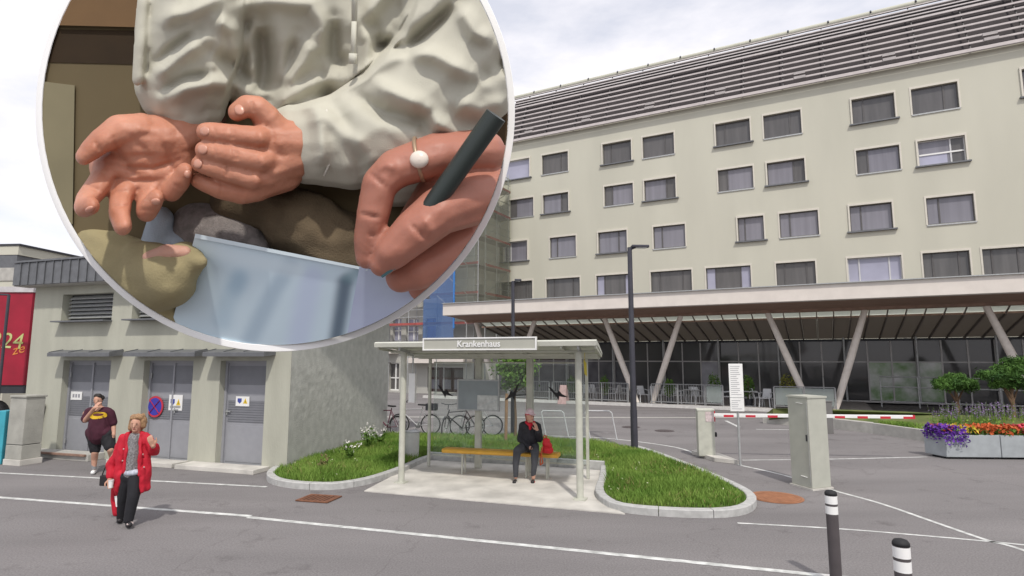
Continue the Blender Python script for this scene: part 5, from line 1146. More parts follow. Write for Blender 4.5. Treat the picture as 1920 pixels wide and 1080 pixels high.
def decal(name, target, pts_grid, m, parent, off=.004, dirv=Vector((0, 1, 0))):
    im = FR[parent.name]; me = target.data
    bv = BVHTree.FromPolygons([im @ v.co for v in me.vertices], [tuple(p.vertices) for p in me.polygons])
    rows_ = []
    for row in pts_grid:
        l = []
        for p in row:
            h = bv.ray_cast(p - dirv * 1.0, dirv); l.append((h[0] if h[0] else p) - dirv * off)
        rows_.append(l)
    x = MB(); n = len(rows_[0])
    x.add([p for r in rows_ for p in r], [(j * n + i, j * n + i + 1, (j + 1) * n + i + 1, (j + 1) * n + i) for j in range(len(rows_) - 1) for i in range(n - 1)])
    return x.build(name, m, parent, world=True, smooth=True, fix=False)

# --- woman in the red coat
Y0 = 8.95
def J(px, py, r, dy=0.): p = PY(px, py, Y0 + dy); return (p.x, p.y, p.z, r)
def V(px, py, dy=0.): return PY(px, py, Y0 + dy)
t = thing('person', 'woman in an open red coat walking on the road with a white cup', 'person', G(236, 986))
hc = V(256, 795, -.02); lk = Vector((.25, -1, -.12))
wr = V(206, 899, -.03); wl_ = V(287, 836, -.24)
body = [[(hc.x, hc.y + .01, hc.z - .09, .055), J(255, 820, .055, .03)], [J(254, 828, .075, .03), J(250, 890, .09, .02)], [J(232, 824, .05), J(209, 866, .045, .02), (*wr, .032)], [J(275, 822, .05), J(291, 847, .045, -.04), (*wl_, .032)],
        [J(243, 892, .09), J(231, 935, .06, .05), J(226, 972, .04, .15)], [J(256, 892, .09), J(250, 935, .06, -.05), J(241, 975, .04, -.08)]]
body += facechains(hc, .075, .092, .115, lk) + fingers(wr, V(207, 912, -.06) - wr, 1, Vector((.5, -.5, 0)), 1.05, .7) + fingers(wl_, V(282, 825, -.28) - wl_, -1, Vector((-.3, .9, .2)), 1.05, .5)
blob('body', body, M_SKIN, t, .009, 3, balls=[(hc, (.075, .092, .115))], world=True); face(t, hc, .075, .092, .115, lk)
hair = [[(hc.x - .07, hc.y + .03, hc.z + .05, .055), (hc.x - .085, hc.y + .02, hc.z - .06, .05)], [(hc.x + .07, hc.y + .03, hc.z + .05, .055), (hc.x + .085, hc.y + .03, hc.z - .03, .045)], [(hc.x - .05, hc.y + .0, hc.z + .10, .05), (hc.x + .05, hc.y - .0, hc.z + .10, .052)], [(hc.x - .05, hc.y - .04, hc.z + .09, .03), (hc.x + .03, hc.y - .045, hc.z + .10, .03)], [(hc.x, hc.y + .07, hc.z + .04, .085), (hc.x, hc.y + .07, hc.z - .07, .06)]]
for i in range(16): a = rng.uniform(0, 6.28); b = rng.uniform(-.2, 1); q = hc + Vector((math.cos(a) * .1 * math.sqrt(1 - b * b * .7), .03 + abs(math.sin(a)) * .07, b * .11 + .02)); hair.append([(*q, .034)])
blob('hair', hair, M_HAIRB, t, .011, 1, world=True)
blob('top', [[J(253, 822, .10, .0), J(252, 850, .112, .0), J(248, 886, .125, .0)], [J(240, 821, .06, 0.02), J(268, 820, .06, 0.02)]], M_KNIT, t, .014, 3, world=True)
x = MB(); blob('shirt_hem', [[J(238, 886, .045, -.085), J(247, 887, .045, -.095), J(257, 885, .045, -.085)]], mat('shirt_pale', (.42, .45, .52), .8, .3, 20), t, .012, 2, world=True)
blob('trousers', [[J(240, 893, .10, .0), J(231, 932, .078, .05), J(227, 970, .062, .14)], [J(255, 893, .10, -.02), J(250, 930, .085, -.07), J(241, 974, .068, -.08)], [J(240, 892, .11), J(254, 892, .11)]], M_TROU, t, .013, 3, world=True)
coat = [[J(232, 822, .075, .02), J(221, 850, .075, .03), J(208, 870, .07, .02), J(207, 893, .058, -.01)],       # her right sleeve
        [J(275, 821, .075, .02), J(289, 846, .074, -.02), J(289, 838, .062, -.18)],                                  # her left sleeve
        [J(236, 822, .08, .02), J(230, 858, .085, .0), J(227, 890, .085, .02), J(222, 920, .07, .06)], [J(228, 890, .07, -.03), J(221, 918, .05, .0)],
        [J(271, 820, .075, .02), J(271, 860, .082, .0), J(272, 890, .085, .0), J(274, 913, .07, .02)], [J(266, 880, .05, -.08), J(267, 920, .035, -.06)],
        [J(252, 824, .12, .10), J(250, 860, .14, .11), J(248, 900, .15, .12), J(248, 920, .13, .14)],
        [J(240, 815, .045, .03), J(252, 810, .04, .08), J(266, 813, .045, .03)], [J(240, 815, .03, -.05), J(236, 850, .03, -.11), J(233, 885, .03, -.10)], [J(264, 815, .03, -.05), J(263, 850, .03, -.12), J(261, 890, .03, -.11)]]
def cloth(amp, f_, seed=0.):
    def g_(co, me):
        n = len(me.vertices); no = np.empty(n * 3); me.vertices.foreach_get('normal', no); no = no.reshape(-1, 3)
        return co + no * np.array([(noise.noise(Vector((c[0] * f_ * 1.5 + seed, c[1] * f_, c[2] * f_ * .8))) + .5 * noise.noise(Vector((c[0] * f_ * 3, c[1] * f_ * 2 + seed, c[2] * f_ * 1.7)))) * amp for c in co])[:, None]
    return g_
blob('coat', coat, M_COAT, t, .012, 2, world=True, disp=cloth(.018, 7., 2.))
blob('scarf', [[J(216, 905, .05, .10), J(215, 935, .055, .10), J(218, 962, .05, .1)]], M_COAT, t, .014, 2, world=True)
x = MB(); x.bar(V(217, 930, .03), V(220, 950, .035), .035, .012, up=(0, 1, 0)); x.build('white_stripe', M_WHITE, t, world=True)
for px, py in ((232, 842), (230, 864), (268, 852), (270, 876)):
    x = MB(); x.ball(V(px, py, -.11), (.012, .012, .012), 8, 6); x.build('button', mat('button_pale', (.5, .35, .33), .4, 0), t, world=True, smooth=True)
blob('shoe', [[J(241, 983, .045, -.02), J(243, 984, .04, -.16)]], M_SHOE, t, .012, 2, world=True); blob('shoe', [[J(226, 975, .045, .22), J(224, 976, .04, .10)]], M_SHOE, t, .012, 2, world=True)
x = MB(); x.ball(V(244, 982, -.14), (.04, .06, .025), 10, 6); x.build('shoe_strap', mat('shoe_pale', (.5, .42, .40), .5, .1), t, world=True, smooth=True)
c = V(208, 908, -.09); tc_ = thing('cup', 'small white paper cup held low in the hand of the woman in red', 'cup', c); x = MB(); x.lathe((0, 0, 0), [(.028, -.05), (.036, .05)], 14); x.build('cup_body', M_WHITE, tc_, smooth='auto'); x = MB(); x.lathe((0, 0, .05), [(.038, 0), (.036, .012)], 14); x.build('lid', M_WHITEP, tc_)
hb_ = thing('handbag', 'small black handbag behind the arm of the woman in red', 'handbag', V(197, 898, .12)); x = MB(); x.box((0, 0, -.02), (.13, .07, .16)); x.build('bag_body', M_SHOE, hb_, bevel=.02); x = MB(); x.path([(-.05, 0, .06), (0, 0, .2), (.1, 0, .2), (.06, 0, .06)], .008, 6); x.build('strap', M_SHOE, hb_)

# --- man in maroon T-shirt
Y0 = 12.86
t = thing('person', 'heavy man in a maroon T-shirt and black shorts holding a hand to his face', 'person', G(176, 889))
hc = V(184, 749.5, -.03); lk = Vector((.3, -1, -.35)); wr = V(177, 765, -.24)
body = [[(hc.x, hc.y + .02, hc.z - .08, .065), J(185, 768, .075, .04)], [J(185, 775, .17), J(187, 815, .19)], [J(161, 775, .06), J(160, 788, .055, -.08), (*wr, .036)], [J(208, 774, .06), J(213, 795, .05, .05), J(213, 815, .04, -.02)], [J(178, 822, .10), J(178, 848, .072, -.03), J(177, 861, .062, .03), J(176, 880, .04, .03)], [J(202, 822, .10), J(207, 843, .07, -.1), J(211, 858, .055, .1), J(212, 872, .04, .25)]]
body += facechains(hc, .078, .095, .12, lk) + fingers(wr, V(184, 757, -.19) - wr, -1, Vector((.3, .8, .3)), 1.1, .4) + fingers(V(213, 817, -.02), Vector((0, -.1, -1)), 1, Vector((-1, 0, 0)), 1.05, .6)
blob('body', body, M_SKIN, t, .011, 3, balls=[(hc, (.078, .095, .12))], world=True); face(t, hc, .078, .095, .12, lk)
blob('hair', [[(hc.x - .022, hc.y - .018, hc.z + .078, .060), (hc.x + .022, hc.y - .014, hc.z + .078, .060)], [(hc.x - .045, hc.y + .04, hc.z + .04, .06), (hc.x + .045, hc.y + .04, hc.z + .04, .06)], [(hc.x, hc.y + .06, hc.z + .02, .07), (hc.x, hc.y + .06, hc.z - .05, .05)]], M_HAIRD, t, .011, 2, world=True)
tee = blob('tshirt', [[J(168, 772, .10, .02), J(203, 772, .10, .02)], [J(186, 778, .185), J(186, 800, .21, -.02), J(186, 815, .21, -.02)], [J(176, 812, .16), J(198, 812, .16)], [J(166, 772, .085), J(160, 785, .085, -.05)], [J(206, 772, .085), J(212, 793, .085, .03)]], M_TEE, t, .015, 3, world=True, disp=cloth(.016, 6., 5.))
c = V(191, 777.5); 
def ellgrid(rx, rz_, r0=0., nr=5, na=28): return [[c + Vector((rx * k * math.cos(a), 0, rz_ * k * math.sin(a))) for a in [2 * math.pi * i / na for i in range(na + 1)]] for k in [r0 + (1 - r0) * j / nr for j in range(nr + 1)]]
decal('print', tee, ellgrid(.17, .075, .0), mat('print_yellow', (.62, .40, .02), .7, .1), t, .005); decal('print_motif', tee, [[p + Vector((.03, 0, .015)) for p in r] for r in ellgrid(.09, .028, .0)], mat('print_dark', (.10, .02, .02), .7, .1), t, .008)
blob('shorts', [[J(178, 820, .15), J(178, 842, .105, -.02)], [J(202, 820, .15), J(206, 838, .105, -.08)], [J(178, 816, .16), J(200, 816, .16)]], M_SHORT, t, .015, 2, world=True, disp=cloth(.014, 7., 9.))
blob('shoe', [[J(176, 884, .048, .08), J(174, 886, .045, -.12)]], M_WHITE, t, .014, 2, world=True); blob('shoe', [[J(212, 875, .045, .35), J(212, 880, .045, .2)]], M_WHITE, t, .014, 2, world=True)
x = MB(); x.tube(V(176, 871, .03), V(176, 880, .03), .047, .05, 12); x.build('sock', mat('sock_grey', (.22, .22, .23), .9, .1), t, world=True, smooth='auto')

# --- seated woman
Y0 = G(993, 850, .52).y
t = thing('person', 'woman in a black jacket and white cap sitting on the yellow bench', 'person', Vector((G(993, 905).x, Y0 - .35, .02)))
hc = V(993.5, 780.5, -.19); lk = Vector((.75, -1, -.15)); wr1 = V(997, 842, -.33); wr2 = V(1007, 806, -.26)
body = [[(hc.x, hc.y + .02, hc.z - .08, .055), J(993, 795, .06, -.09)], [J(993, 802, .10, -.07), J(993, 836, .13)], [J(980, 799, .05), J(976, 824, .045, -.03), (*wr1, .033)], [J(1008, 800, .05), J(1011, 823, .045, -.08), (*wr2, .033)],
        [J(985, 836, .09), J(970, 845, .07, -.40), J(967, 870, .055, -.36), J(967, 895, .038, -.34)], [J(1001, 836, .09), J(1003, 849, .07, -.40), J(1002, 872, .055, -.38), J(1000, 896, .038, -.36)]]
body += facechains(hc, .075, .09, .112, lk) + fingers(wr1, V(1003, 845, -.40) - wr1, 1, Vector((0, 0, -1)), 1.1, .5) + fingers(wr2, V(1004, 797, -.27) - wr2, 1, Vector((-.6, .6, 0)), 1.05, .5)
blob('body', body, M_SKIN, t, .010, 3, balls=[(hc, (.075, .09, .112))], world=True); face(t, hc, .075, .09, .112, lk)
blob('hair', [[(hc.x - .03, hc.y + .05, hc.z + .02, .075), (hc.x - .04, hc.y + .04, hc.z - .06, .05)], [(hc.x + .04, hc.y + .06, hc.z + .0, .05), (hc.x + .03, hc.y + .05, hc.z - .06, .045)]], mat('hair_red', (.25, .07, .04), .6, .3, 20), t, .012, 1, world=True)
cap = blob('cap', [[(hc.x, hc.y + .01, hc.z + .06, .092), (hc.x, hc.y + .005, hc.z + .075, .09)]], mat('cap_white', (.62, .47, .49), .8, .15, 20), t, .011, 2, world=True)
x = MB(); x.torus((hc.x, hc.y + .008, hc.z + .04), .088, .009, (0, 0, 1), 24, 6); x.build('cap_band', M_COAT, cap, world=True, smooth=True)
x = MB(); b0 = hc + UP * .045; d2 = Vector((.6, -.8, 0)); r2 = Vector((.8, .6, 0)); x.prism([b0 + d2 * .07 + r2 * .07, b0 + d2 * .15 + r2 * .045 - UP * .015, b0 + d2 * .15 - r2 * .045 - UP * .015, b0 + d2 * .07 - r2 * .07], (0, 0, .01)); x.build('cap_peak', MATS['cap_white'], cap, world=True)
blob('jacket', [[J(982, 798, .085, -.08), J(1005, 798, .085, -.08)], [J(993, 805, .14, -.07), J(993, 820, .165, -.04), J(993, 834, .165)], [J(980, 799, .08), J(976, 823, .075, -.03), J(992, 839, .055, -.26)], [J(1008, 800, .08), J(1011, 822, .075, -.08), J(1008, 810, .055, -.24)], [J(984, 793, .04, -.07), J(993, 790, .04, -.02), J(1003, 793, .04, -.07)]], M_JACK, t, .012, 2, world=True, disp=cloth(.014, 8., 1.))
blob('scarf', [[J(987, 792, .032, -.14), J(994, 797, .04, -.21), J(1001, 792, .032, -.14)], [J(994, 797, .03, -.21), J(994, 804, .028, -.225)]], M_COAT, t, .012, 2, world=True)
blob('leggings', [[J(985, 837, .115), J(970, 845, .086, -.39), J(967, 872, .065, -.36), J(967, 892, .05, -.34)], [J(1001, 837, .115), J(1003, 849, .086, -.39), J(1002, 872, .065, -.38), J(1000, 890, .05, -.36)], [J(986, 838, .12), J(1000, 838, .12)]], M_LEGG, t, .013, 3, world=True)
for i, (px, py) in enumerate(((966, 903), (999.5, 903))):
    so_ = blob('shoe', [[J(px, py, .042, -.32), J(px - 2 + i, py + 1, .038, -.47)]], M_SHOE, t, .011, 2, world=True)
    x = MB(); x.ball(V(px - 1.5 + i, py + .5, -.42), (.047, .05, .018), 10, 6); x.build('white_strap' if i == 0 else 'red_lace', M_WHITE if i == 0 else M_COAT, so_, world=True, smooth=True)
x = MB(); x.torus(Vector(wr1) * .98 + Vector(V(995, 841, -.3)) * .02, .045, .012, (1, -.4, -.2), 16, 6); x.build('cuff', M_JACK, t, world=True, smooth=True)
bg_ = thing('backpack', 'red backpack resting on the bench beside the seated woman', 'bag', G(1026, 851, .545))
Y0 = G(1026, 851, .545).y - .02
bo = blob('bag_body', [[J(1021, 843, .075), J(1031, 844, .075)], [J(1024, 832, .08), J(1029, 835, .07)], [J(1022, 826, .05), J(1027, 826, .05)]], mat('bag_red', (.50, .012, .02), .6, .15, 8, .2, 30), bg_, .013, 3, world=True)
x = MB(); x.torus(V(1022, 819, 0), .03, .008, (0, 1, 0), 16, 6); x.build('handle', M_COAT, bg_, world=True, smooth=True)
x = MB(); x.path([V(1017, 838, -.1), V(1015, 852, -.14), V(1018, 868, -.1), V(1013, 872, -.08), V(1013, 850, -.12)], .014, 6); x.build('strap', mat('strap_orange', (.45, .09, .03), .7, .1), bg_, world=True)
blob('pocket', [[J(1022, 843, .04, -.07), J(1030, 844, .04, -.07)]], MATS['bag_red'], bg_, .011, 2, world=True)
# ------------------------------------------------------------------ round relief sign with the two hands (added: an inset picture built as a hung display)
# laid out in a local frame: x right, y up, z towards the road, in units of 2.78 mm; centre of the disc at (516, 210) of the layout sheet
DS = 3.0; K = DS / FPX
def LW(v):                                   # layout (x, y, z) -> world
    px, py, z = v[0] + 516, 210 - v[1], v[2]; dep = DS - z * K
    return EYE + ROT @ Vector(((px - 960) / FPX * dep, (540 - py) / FPX * dep, -dep))
def h(px, py, z=0., r=None): v = (px - 516, 210 - py, z); return v if r is None else (*v, r)
RO, RI = 449.5, 437
sc0 = LW((0, 0, -30)); sg = thing('added_inset_sign', 'added round relief sign built from an inset picture, thick white rim, hung at left', 'sign', sc0)
def lmesh(mb): mb.v = [LW(v) for v in mb.v]; return mb
x = MB(); x.lathe((0, 0, 0), [(RI, -5), (RI, 3), (RI + 1, 4), (RO - .8, 4), (RO, 3), (RO - 9, -5), (RI, -5)], 128); x.f = x.f[:-2]; lmesh(x).build('rim', mat('sign_rim_white', (.93, .93, .93), .45, .0), sg, world=True, smooth='auto')
x = MB(); x.lathe((0, 0, 0), [(RO - 14, -5.2), (RO - 80, -62), (20, -66)], 96); lmesh(x).build('back_shell', M_WHITEP, sg, world=True, smooth='auto')
# added unseen pole and arm that carry it
top = LW((0, 470, -40)); added_mast = Vector((-4.35, 2.55, 0))
x = MB(); x.tube(added_mast, added_mast + UP * (top.z + .35), .09, .07, 16); x.tube(added_mast, added_mast + UP * .04, .2, n=16); x.build('added_mast', M_LAMP, sg, world=True, smooth='auto')
x = MB(); x.tube(added_mast + UP * (top.z + .2), Vector((top.x + .4, top.y + .03, top.z + .2)), .05, .045, 12); x.tube(Vector((top.x - .35, top.y + .03, top.z + .2)), LW((-60, 425, -50)), .02); x.tube(Vector((top.x + .35, top.y + .03, top.z + .2)), LW((60, 425, -50)), .02); x.build('arm', M_LAMP, sg, world=True, smooth='auto')
# --- background boards inside the rim, cut to the circle
def clipdisc(poly, r):
    """convex or simple polygon clipped against a fine circle"""
    out = [Vector((p[0], p[1])) for p in poly]
    for i in range(96):
        a = 2 * math.pi * i / 96; nn = Vector((math.cos(a), math.sin(a))); res = []
        for j in range(len(out)):
            p, q = out[j], out[(j + 1) % len(out)]; dp, dq = p.dot(nn) - r, q.dot(nn) - r
            if dp <= 0: res.append(p)
            if (dp < 0) != (dq < 0): res.append(p.lerp(q, dp / (dp - dq)))
        out = res
        if not out: return []
    return out
def board(nm, pts, z0, z1, m_, par=sg, r=RI - .5, bev=0):
    pl = clipdisc([h(*p) for p in pts], r)
    x = MB(); x.prism([(p.x, p.y, z0) for p in pl], (0, 0, z1 - z0)); return lmesh(x).build(nm, m_, par, world=True)
M_B1 = mat('room_wall_olive', (.135, .105, .055), .9, .18, .9)
board('backdrop', [(60, -240), (980, -240), (980, 670), (60, 670)], -5, -2.6, M_B1)
board('timber_shelf', [(60, -240), (300, -240), (300, 52), (60, 46)], -2.5, 6, mat('room_shelf', (.14, .078, .03), .7, .2, 2.2))
board('recess_shade_board', [(60, 54), (300, 58), (300, 122), (60, 116)], -2.5, -1.4, mat('room_gap_shade', (.03, .017, .006), .9, .3, 2))  # flat board coloured dark for the shade in the gap below the shelf
board('door_panel', [(60, 150), (140, 160), (136, 420), (60, 420)], -2.5, 2, mat('room_panel', (.215, .19, .115), .8, .12, 2.))
board('side_wall', [(850, -240), (980, -240), (980, 330), (890, 330)], -2.5, -1.2, mat('room_dark_side', (.10, .065, .035), .9, .3, 2))
# cutter for everything that runs out of the circle
cm = MB(); cm.lathe((0, 0, 0), [(RI - .4, -4.8), (RI - .4, 400)], 96); cutter = cm.build('cutter', M_B1)
def relief(nm, chains, m_, par, vox=5, smooth=5, balls=(), disp=None, cut=True): return blob(nm, chains, m_, par, vox, smooth, fn=LW, cut=cutter if cut else None, balls=balls, disp=disp, world=True)
def wrinkle(amp, sc_, seed=0.):
    def f(co, me):
        n = len(me.vertices); no = np.empty(n * 3); me.vertices.foreach_get('normal', no); no = no.reshape(-1, 3)
        d = np.array([noise.noise(Vector((c[0] * sc_ + seed, c[1] * sc_ * 1.4, c[2] * sc_))) for c in co]) * amp
        d[np.hypot(co[:, 0], co[:, 1]) > RI - 8] = 0
        return co + no * d[:, None]
    return f
# --- person with the pale sweatshirt
pp = thing('person', 'person in a pale grey green sweatshirt holding one palm turned up inside the round sign', 'person', LW(h(480, 250, -10)))
M_HOOD = mat('sweatshirt_cloth', (.515, .50, .42), .92, .06, 3, .25, 260)
M_HAND = mat('hand_skin', (.46, .18, .105), .52, .08, 6, .15, 45, spec=.38, sss=.14, col2=(.57, .265, .175))
hood = [
 # chest and belly
 [h(420, -200, -20, 90), h(450, 40, -20, 80), h(500, 120, -20, 60)], [h(600, -200, -20, 110), h(620, 20, -15, 90), h(640, 120, -20, 60)], [h(760, -200, -10, 110), h(800, 0, -10, 90)],
 # right arm sleeve (at left)
 [h(372, -190, 20, 108), h(370, -40, 30, 108), h(358, 70, 30, 108), h(345, 150, 30, 96), h(352, 196, 28, 74)],
 # left arm sleeve (at right), running down to the cuff
 [h(930, -180, 20, 110), h(905, 0, 30, 130), h(860, 120, 40, 130), h(760, 220, 48, 118), h(660, 262, 52, 96), h(585, 268, 54, 80), h(552, 262, 54, 68)],
 [h(880, 300, 30, 70), h(740, 330, 30, 60)],
 # folds: ridges standing proud
 [h(268, 0, 98, 12), h(262, 90, 104, 12), h(258, 150, 96, 12)],
 [h(285, 150, 118, 12), h(330, 110, 134, 14), h(384, 76, 132, 13)],
 [h(300, 190, 108, 11), h(345, 168, 124, 12), h(400, 156, 118, 11), h(460, 160, 96, 11)],
 [h(300, 40, 118, 12), h(360, 20, 136, 14), h(430, -10, 118, 14)],
 [h(400, 30, 112, 14), h(440, 60, 108, 13), h(456, 110, 92, 12)],
 [h(425, 17, 84, 16), h(500, 2, 80, 16), h(585, 8, 78, 18), h(606, 50, 82, 16), h(598, 120, 82, 14)],
 [h(505, 205, 112, 15), h(545, 178, 112, 16), h(582, 160, 112, 16), h(640, 140, 108, 15)],
 [h(590, 70, 88, 14), h(566, 120, 90, 16), h(525, 165, 92, 16)],
 [h(672, 40, 96, 15), h(690, 80, 104, 15), h(682, 128, 108, 15), h(640, 156, 120, 15)],
 [h(672, 45, 96, 15), h(720, -10, 92, 16), h(780, -80, 84, 16)],
 [h(640, 160, 132, 14), h(700, 128, 150, 18), h(760, 96, 150, 18), h(815, 104, 150, 16), h(880, 140, 150, 16), h(920, 128, 130, 16)],
 [h(690, 150, 146, 18), h(750, 180, 158, 22), h(800, 200, 156, 18)],
 [h(800, 205, 152, 15), h(822, 232, 148, 13), h(862, 256, 138, 12), h(930, 262, 120, 12)],
 [h(560, 190, 116, 12), h(610, 214, 132, 13), h(668, 268, 142, 15), h(690, 300, 136, 14)],
 [h(860, 10, 152, 18), h(890, 60, 156, 18), h(930, 80, 140, 16)],
 [h(585, 200, 118, 10), h(600, 240, 132, 10), h(604, 285, 130, 10), h(596, 320, 118, 10)],
]
ridges = [([p[:2] for p in c], a, w_) for c, a, w_ in [(hood[k], 22, 15) for k in range(7, len(hood))]]
hood = hood[:7] + [[h(520, -200, -60, 150), h(520, 20, -62, 150), h(530, 150, -70, 120)], [h(478, 60, -10, 64), h(480, 150, -10, 66)], [h(690, -100, -60, 150), h(700, 120, -80, 130)]]
L2 = lambda *p: [h(x_, y_)[:2] for x_, y_ in p]
ridges += [(L2((492, 40), (497, 110), (490, 185)), -46, 17), (L2((700, 50), (712, 84), (765, 92), (812, 48), (860, 0)), -40, 13), (L2((655, 172), (720, 212), (790, 228), (812, 262)), -30, 15),
 (L2((396, 96), (440, 124), (480, 168)), -24, 13), (L2((622, 196), (660, 262), (688, 335)), -18, 16), (L2((626, 30), (628, 100), (652, 134)), -30, 14), (L2((280, 130), (330, 88), (372, 58)), -20, 11),
 (L2((300, 172), (350, 146), (400, 138)), -16, 9), (L2((730, 60), (800, 20), (860, -60)), 24, 20), (L2((890, 150), (940, 120), (990, 100)), -26, 18), (L2((850, 190), (900, 205), (960, 190)), 20, 18), (L2((470, 20), (450, 70), (462, 140)), -20, 12), (L2((310, -60), (330, 0), (300, 60)), 18, 16), (L2((560, 60), (540, 130), (508, 190)), -16, 11)]
def linefield(P, lines):
    z = np.zeros(len(P))
    for pl, amp, wd in lines:
        pl = np.array(pl); seg = np.linalg.norm(np.diff(pl, axis=0), axis=1); cum = np.concatenate([[0], np.cumsum(seg)]); best = np.full(len(P), 1e9); at_ = np.zeros(len(P))
        for q in range(len(seg)):
            d = pl[q + 1] - pl[q]; t_ = np.clip(((P - pl[q]) @ d) / (seg[q] ** 2), 0, 1); dd = np.linalg.norm(P - pl[q] - t_[:, None] * d, axis=1); m_ = dd < best; best[m_] = dd[m_]; at_[m_] = (cum[q] + t_[m_] * seg[q]) / cum[-1]
        z += amp * np.exp(-(best / wd) ** 2) * np.clip(np.sin(np.pi * np.clip(at_, .06, .94)) * 1.6, 0, 1)
    return z
def folder(lines, gain=1., f1=6., f2=1.5, s1=.013):
    def folds(co, me):
        n = len(me.vertices); no = np.empty(n * 3); me.vertices.foreach_get('normal', no); no = no.reshape(-1, 3); z = linefield(co[:, :2], lines) * gain
        fine = np.array([noise.noise(Vector((c[0] * s1 + 3, c[1] * s1 * 1.5, .5))) * f1 + noise.noise(Vector((c[0] * .035, c[1] * .05 + 7, .2))) * f2 for c in co])
        co = co.copy(); wgt = np.clip(no[:, 2] * 1.6, 0, 1); co[:, 2] = np.maximum(co[:, 2] + (z + fine) * wgt, np.minimum(co[:, 2], -3)); return co
    return folds
hoodie = relief('sweatshirt', hood, M_HOOD, pp, 4.5, 8, disp=folder(ridges, 1.0, 4., 1.))
for pts in ([h(612, 205, 128), h(622, 250, 138), h(620, 300, 132), h(608, 330, 118)],):
    x = MB(); x.path(pts, 2.2, 6); lmesh(x).build('cuff_seam', mat('seam_thread', (.62, .60, .53), .8, .05), hoodie, world=True, smooth=True)
x = MB(); x.path([h(664, -60, 92), h(664, 40, 96), h(662, 112, 100)], 5, 8); x.path([h(662, 100, 100), h(661, 120, 100)], 8, 8); lmesh(x).build('drawstring', mat('cord_white', (.57, .56, .48), .8, .05), hoodie, world=True, smooth=True)
relief('sleeve_lining', [[h(300, 214, 36, 20), h(340, 226, 36, 24), h(390, 232, 30, 22), h(412, 224, 24, 14)]], mat('lining_shade_dark', (.075, .032, .02), .9, .2, 5), pp, 5, 3)  # inside of the sleeve coloured dark for the shade in it
relief('inner_cuff', [[h(500, 350, 70, 22), h(520, 336, 78, 22), h(533, 312, 84, 18)]], MATS['lining_shade_dark'], pp, 5, 2)
# palm-up hand (her right hand)
Z = 96
hand1 = [
 [h(372, 238, 30, 46), h(335, 258, 54, 50), h(292, 272, 66, 50)],
 [h(300, 262, 70, 48), h(240, 262, 84, 46)], [h(262, 250, 78, 40), h(232, 246, 92, 32)],
 [h(330, 290, 56, 44), h(262, 300, 68, 46), h(206, 312, 76, 40)], [h(300, 322, 60, 44), h(236, 336, 72, 38)], [h(335, 310, 56, 38), h(300, 345, 64, 34)],
 # thumb
 [h(262, 246, 92, 34), h(222, 246, 112, 32), h(190, 264, 128, 25), h(170, 281, 134, 21.5), h(158, 293, 136, 17.5)],
 # index, middle, ring, little: out towards the viewer and curling up
 [h(205, 318, 84, 28), h(186, 346, 104, 25), h(163, 374, 128, 22), h(158, 388, 146, 20.5), h(170, 386, 164, 18)],
 [h(236, 340, 82, 26), h(226, 374, 108, 22.5), h(224, 402, 136, 21), h(230, 424, 156, 18.5)],
 [h(280, 352, 78, 25), h(276, 386, 104, 21.5), h(275, 396, 124, 21), h(284, 384, 142, 19.5), h(292, 371, 152, 17)],
 [h(312, 345, 72, 24), h(322, 358, 90, 21), h(338, 340, 112, 20), h(346, 322, 122, 17.5)],
]
lines1 = [(L2((212, 258), (222, 286), (242, 312), (262, 336)), -8, 5), (L2((190, 300), (235, 314), (288, 316), (336, 300)), -7, 4.5), (L2((200, 334), (250, 340), (306, 338)), -6, 4.5), (L2((300, 262), (320, 300), (330, 330)), -4, 5),
 (L2((178, 262), (188, 286)), -5, 4), (L2((160, 346), (188, 358)), -5, 4), (L2((208, 388), (244, 386)), -4.5, 4), (L2((258, 392), (294, 396)), -4, 4), (L2((325, 345), (345, 356)), -4, 4), (L2((176, 322), (205, 330)), -4, 4), (L2((215, 362), (242, 358)), -4, 4), (L2((240, 250), (270, 280), (286, 320)), -4, 7), (L2((250, 236), (300, 250)), 4, 8)]
hd1 = relief('hand', hand1, M_HAND, pp, 3.4, 4, disp=folder(lines1, .7, 1.2, .6, .03))
M_NAIL = mat('nail', (.56, .28, .20), .3, .06, 8, spec=.5, sss=.1)
def nail(px, py, z, rx, ry, rot, par, tilt=(0, 0)):
    x = MB(); x.ball((0, 0, 0), (rx, ry, 3.2), 14, 8); M_ = Matrix.Rotation(R(rot), 3, 'Z') @ Matrix.Rotation(R(tilt[0]), 3, 'X') @ Matrix.Rotation(R(tilt[1]), 3, 'Y'); c = Vector(h(px, py, z)); x.v = [c + M_ @ v for v in x.v]; lmesh(x).build('nail', M_NAIL, par, world=True, smooth=True)
nail(168, 392, 182, 9, 6, 25, hd1, (30, 0)); nail(292, 378, 168, 9, 7, 0, hd1, (25, 0)); nail(352, 326, 137, 8, 8, 40, hd1, (20, 25))
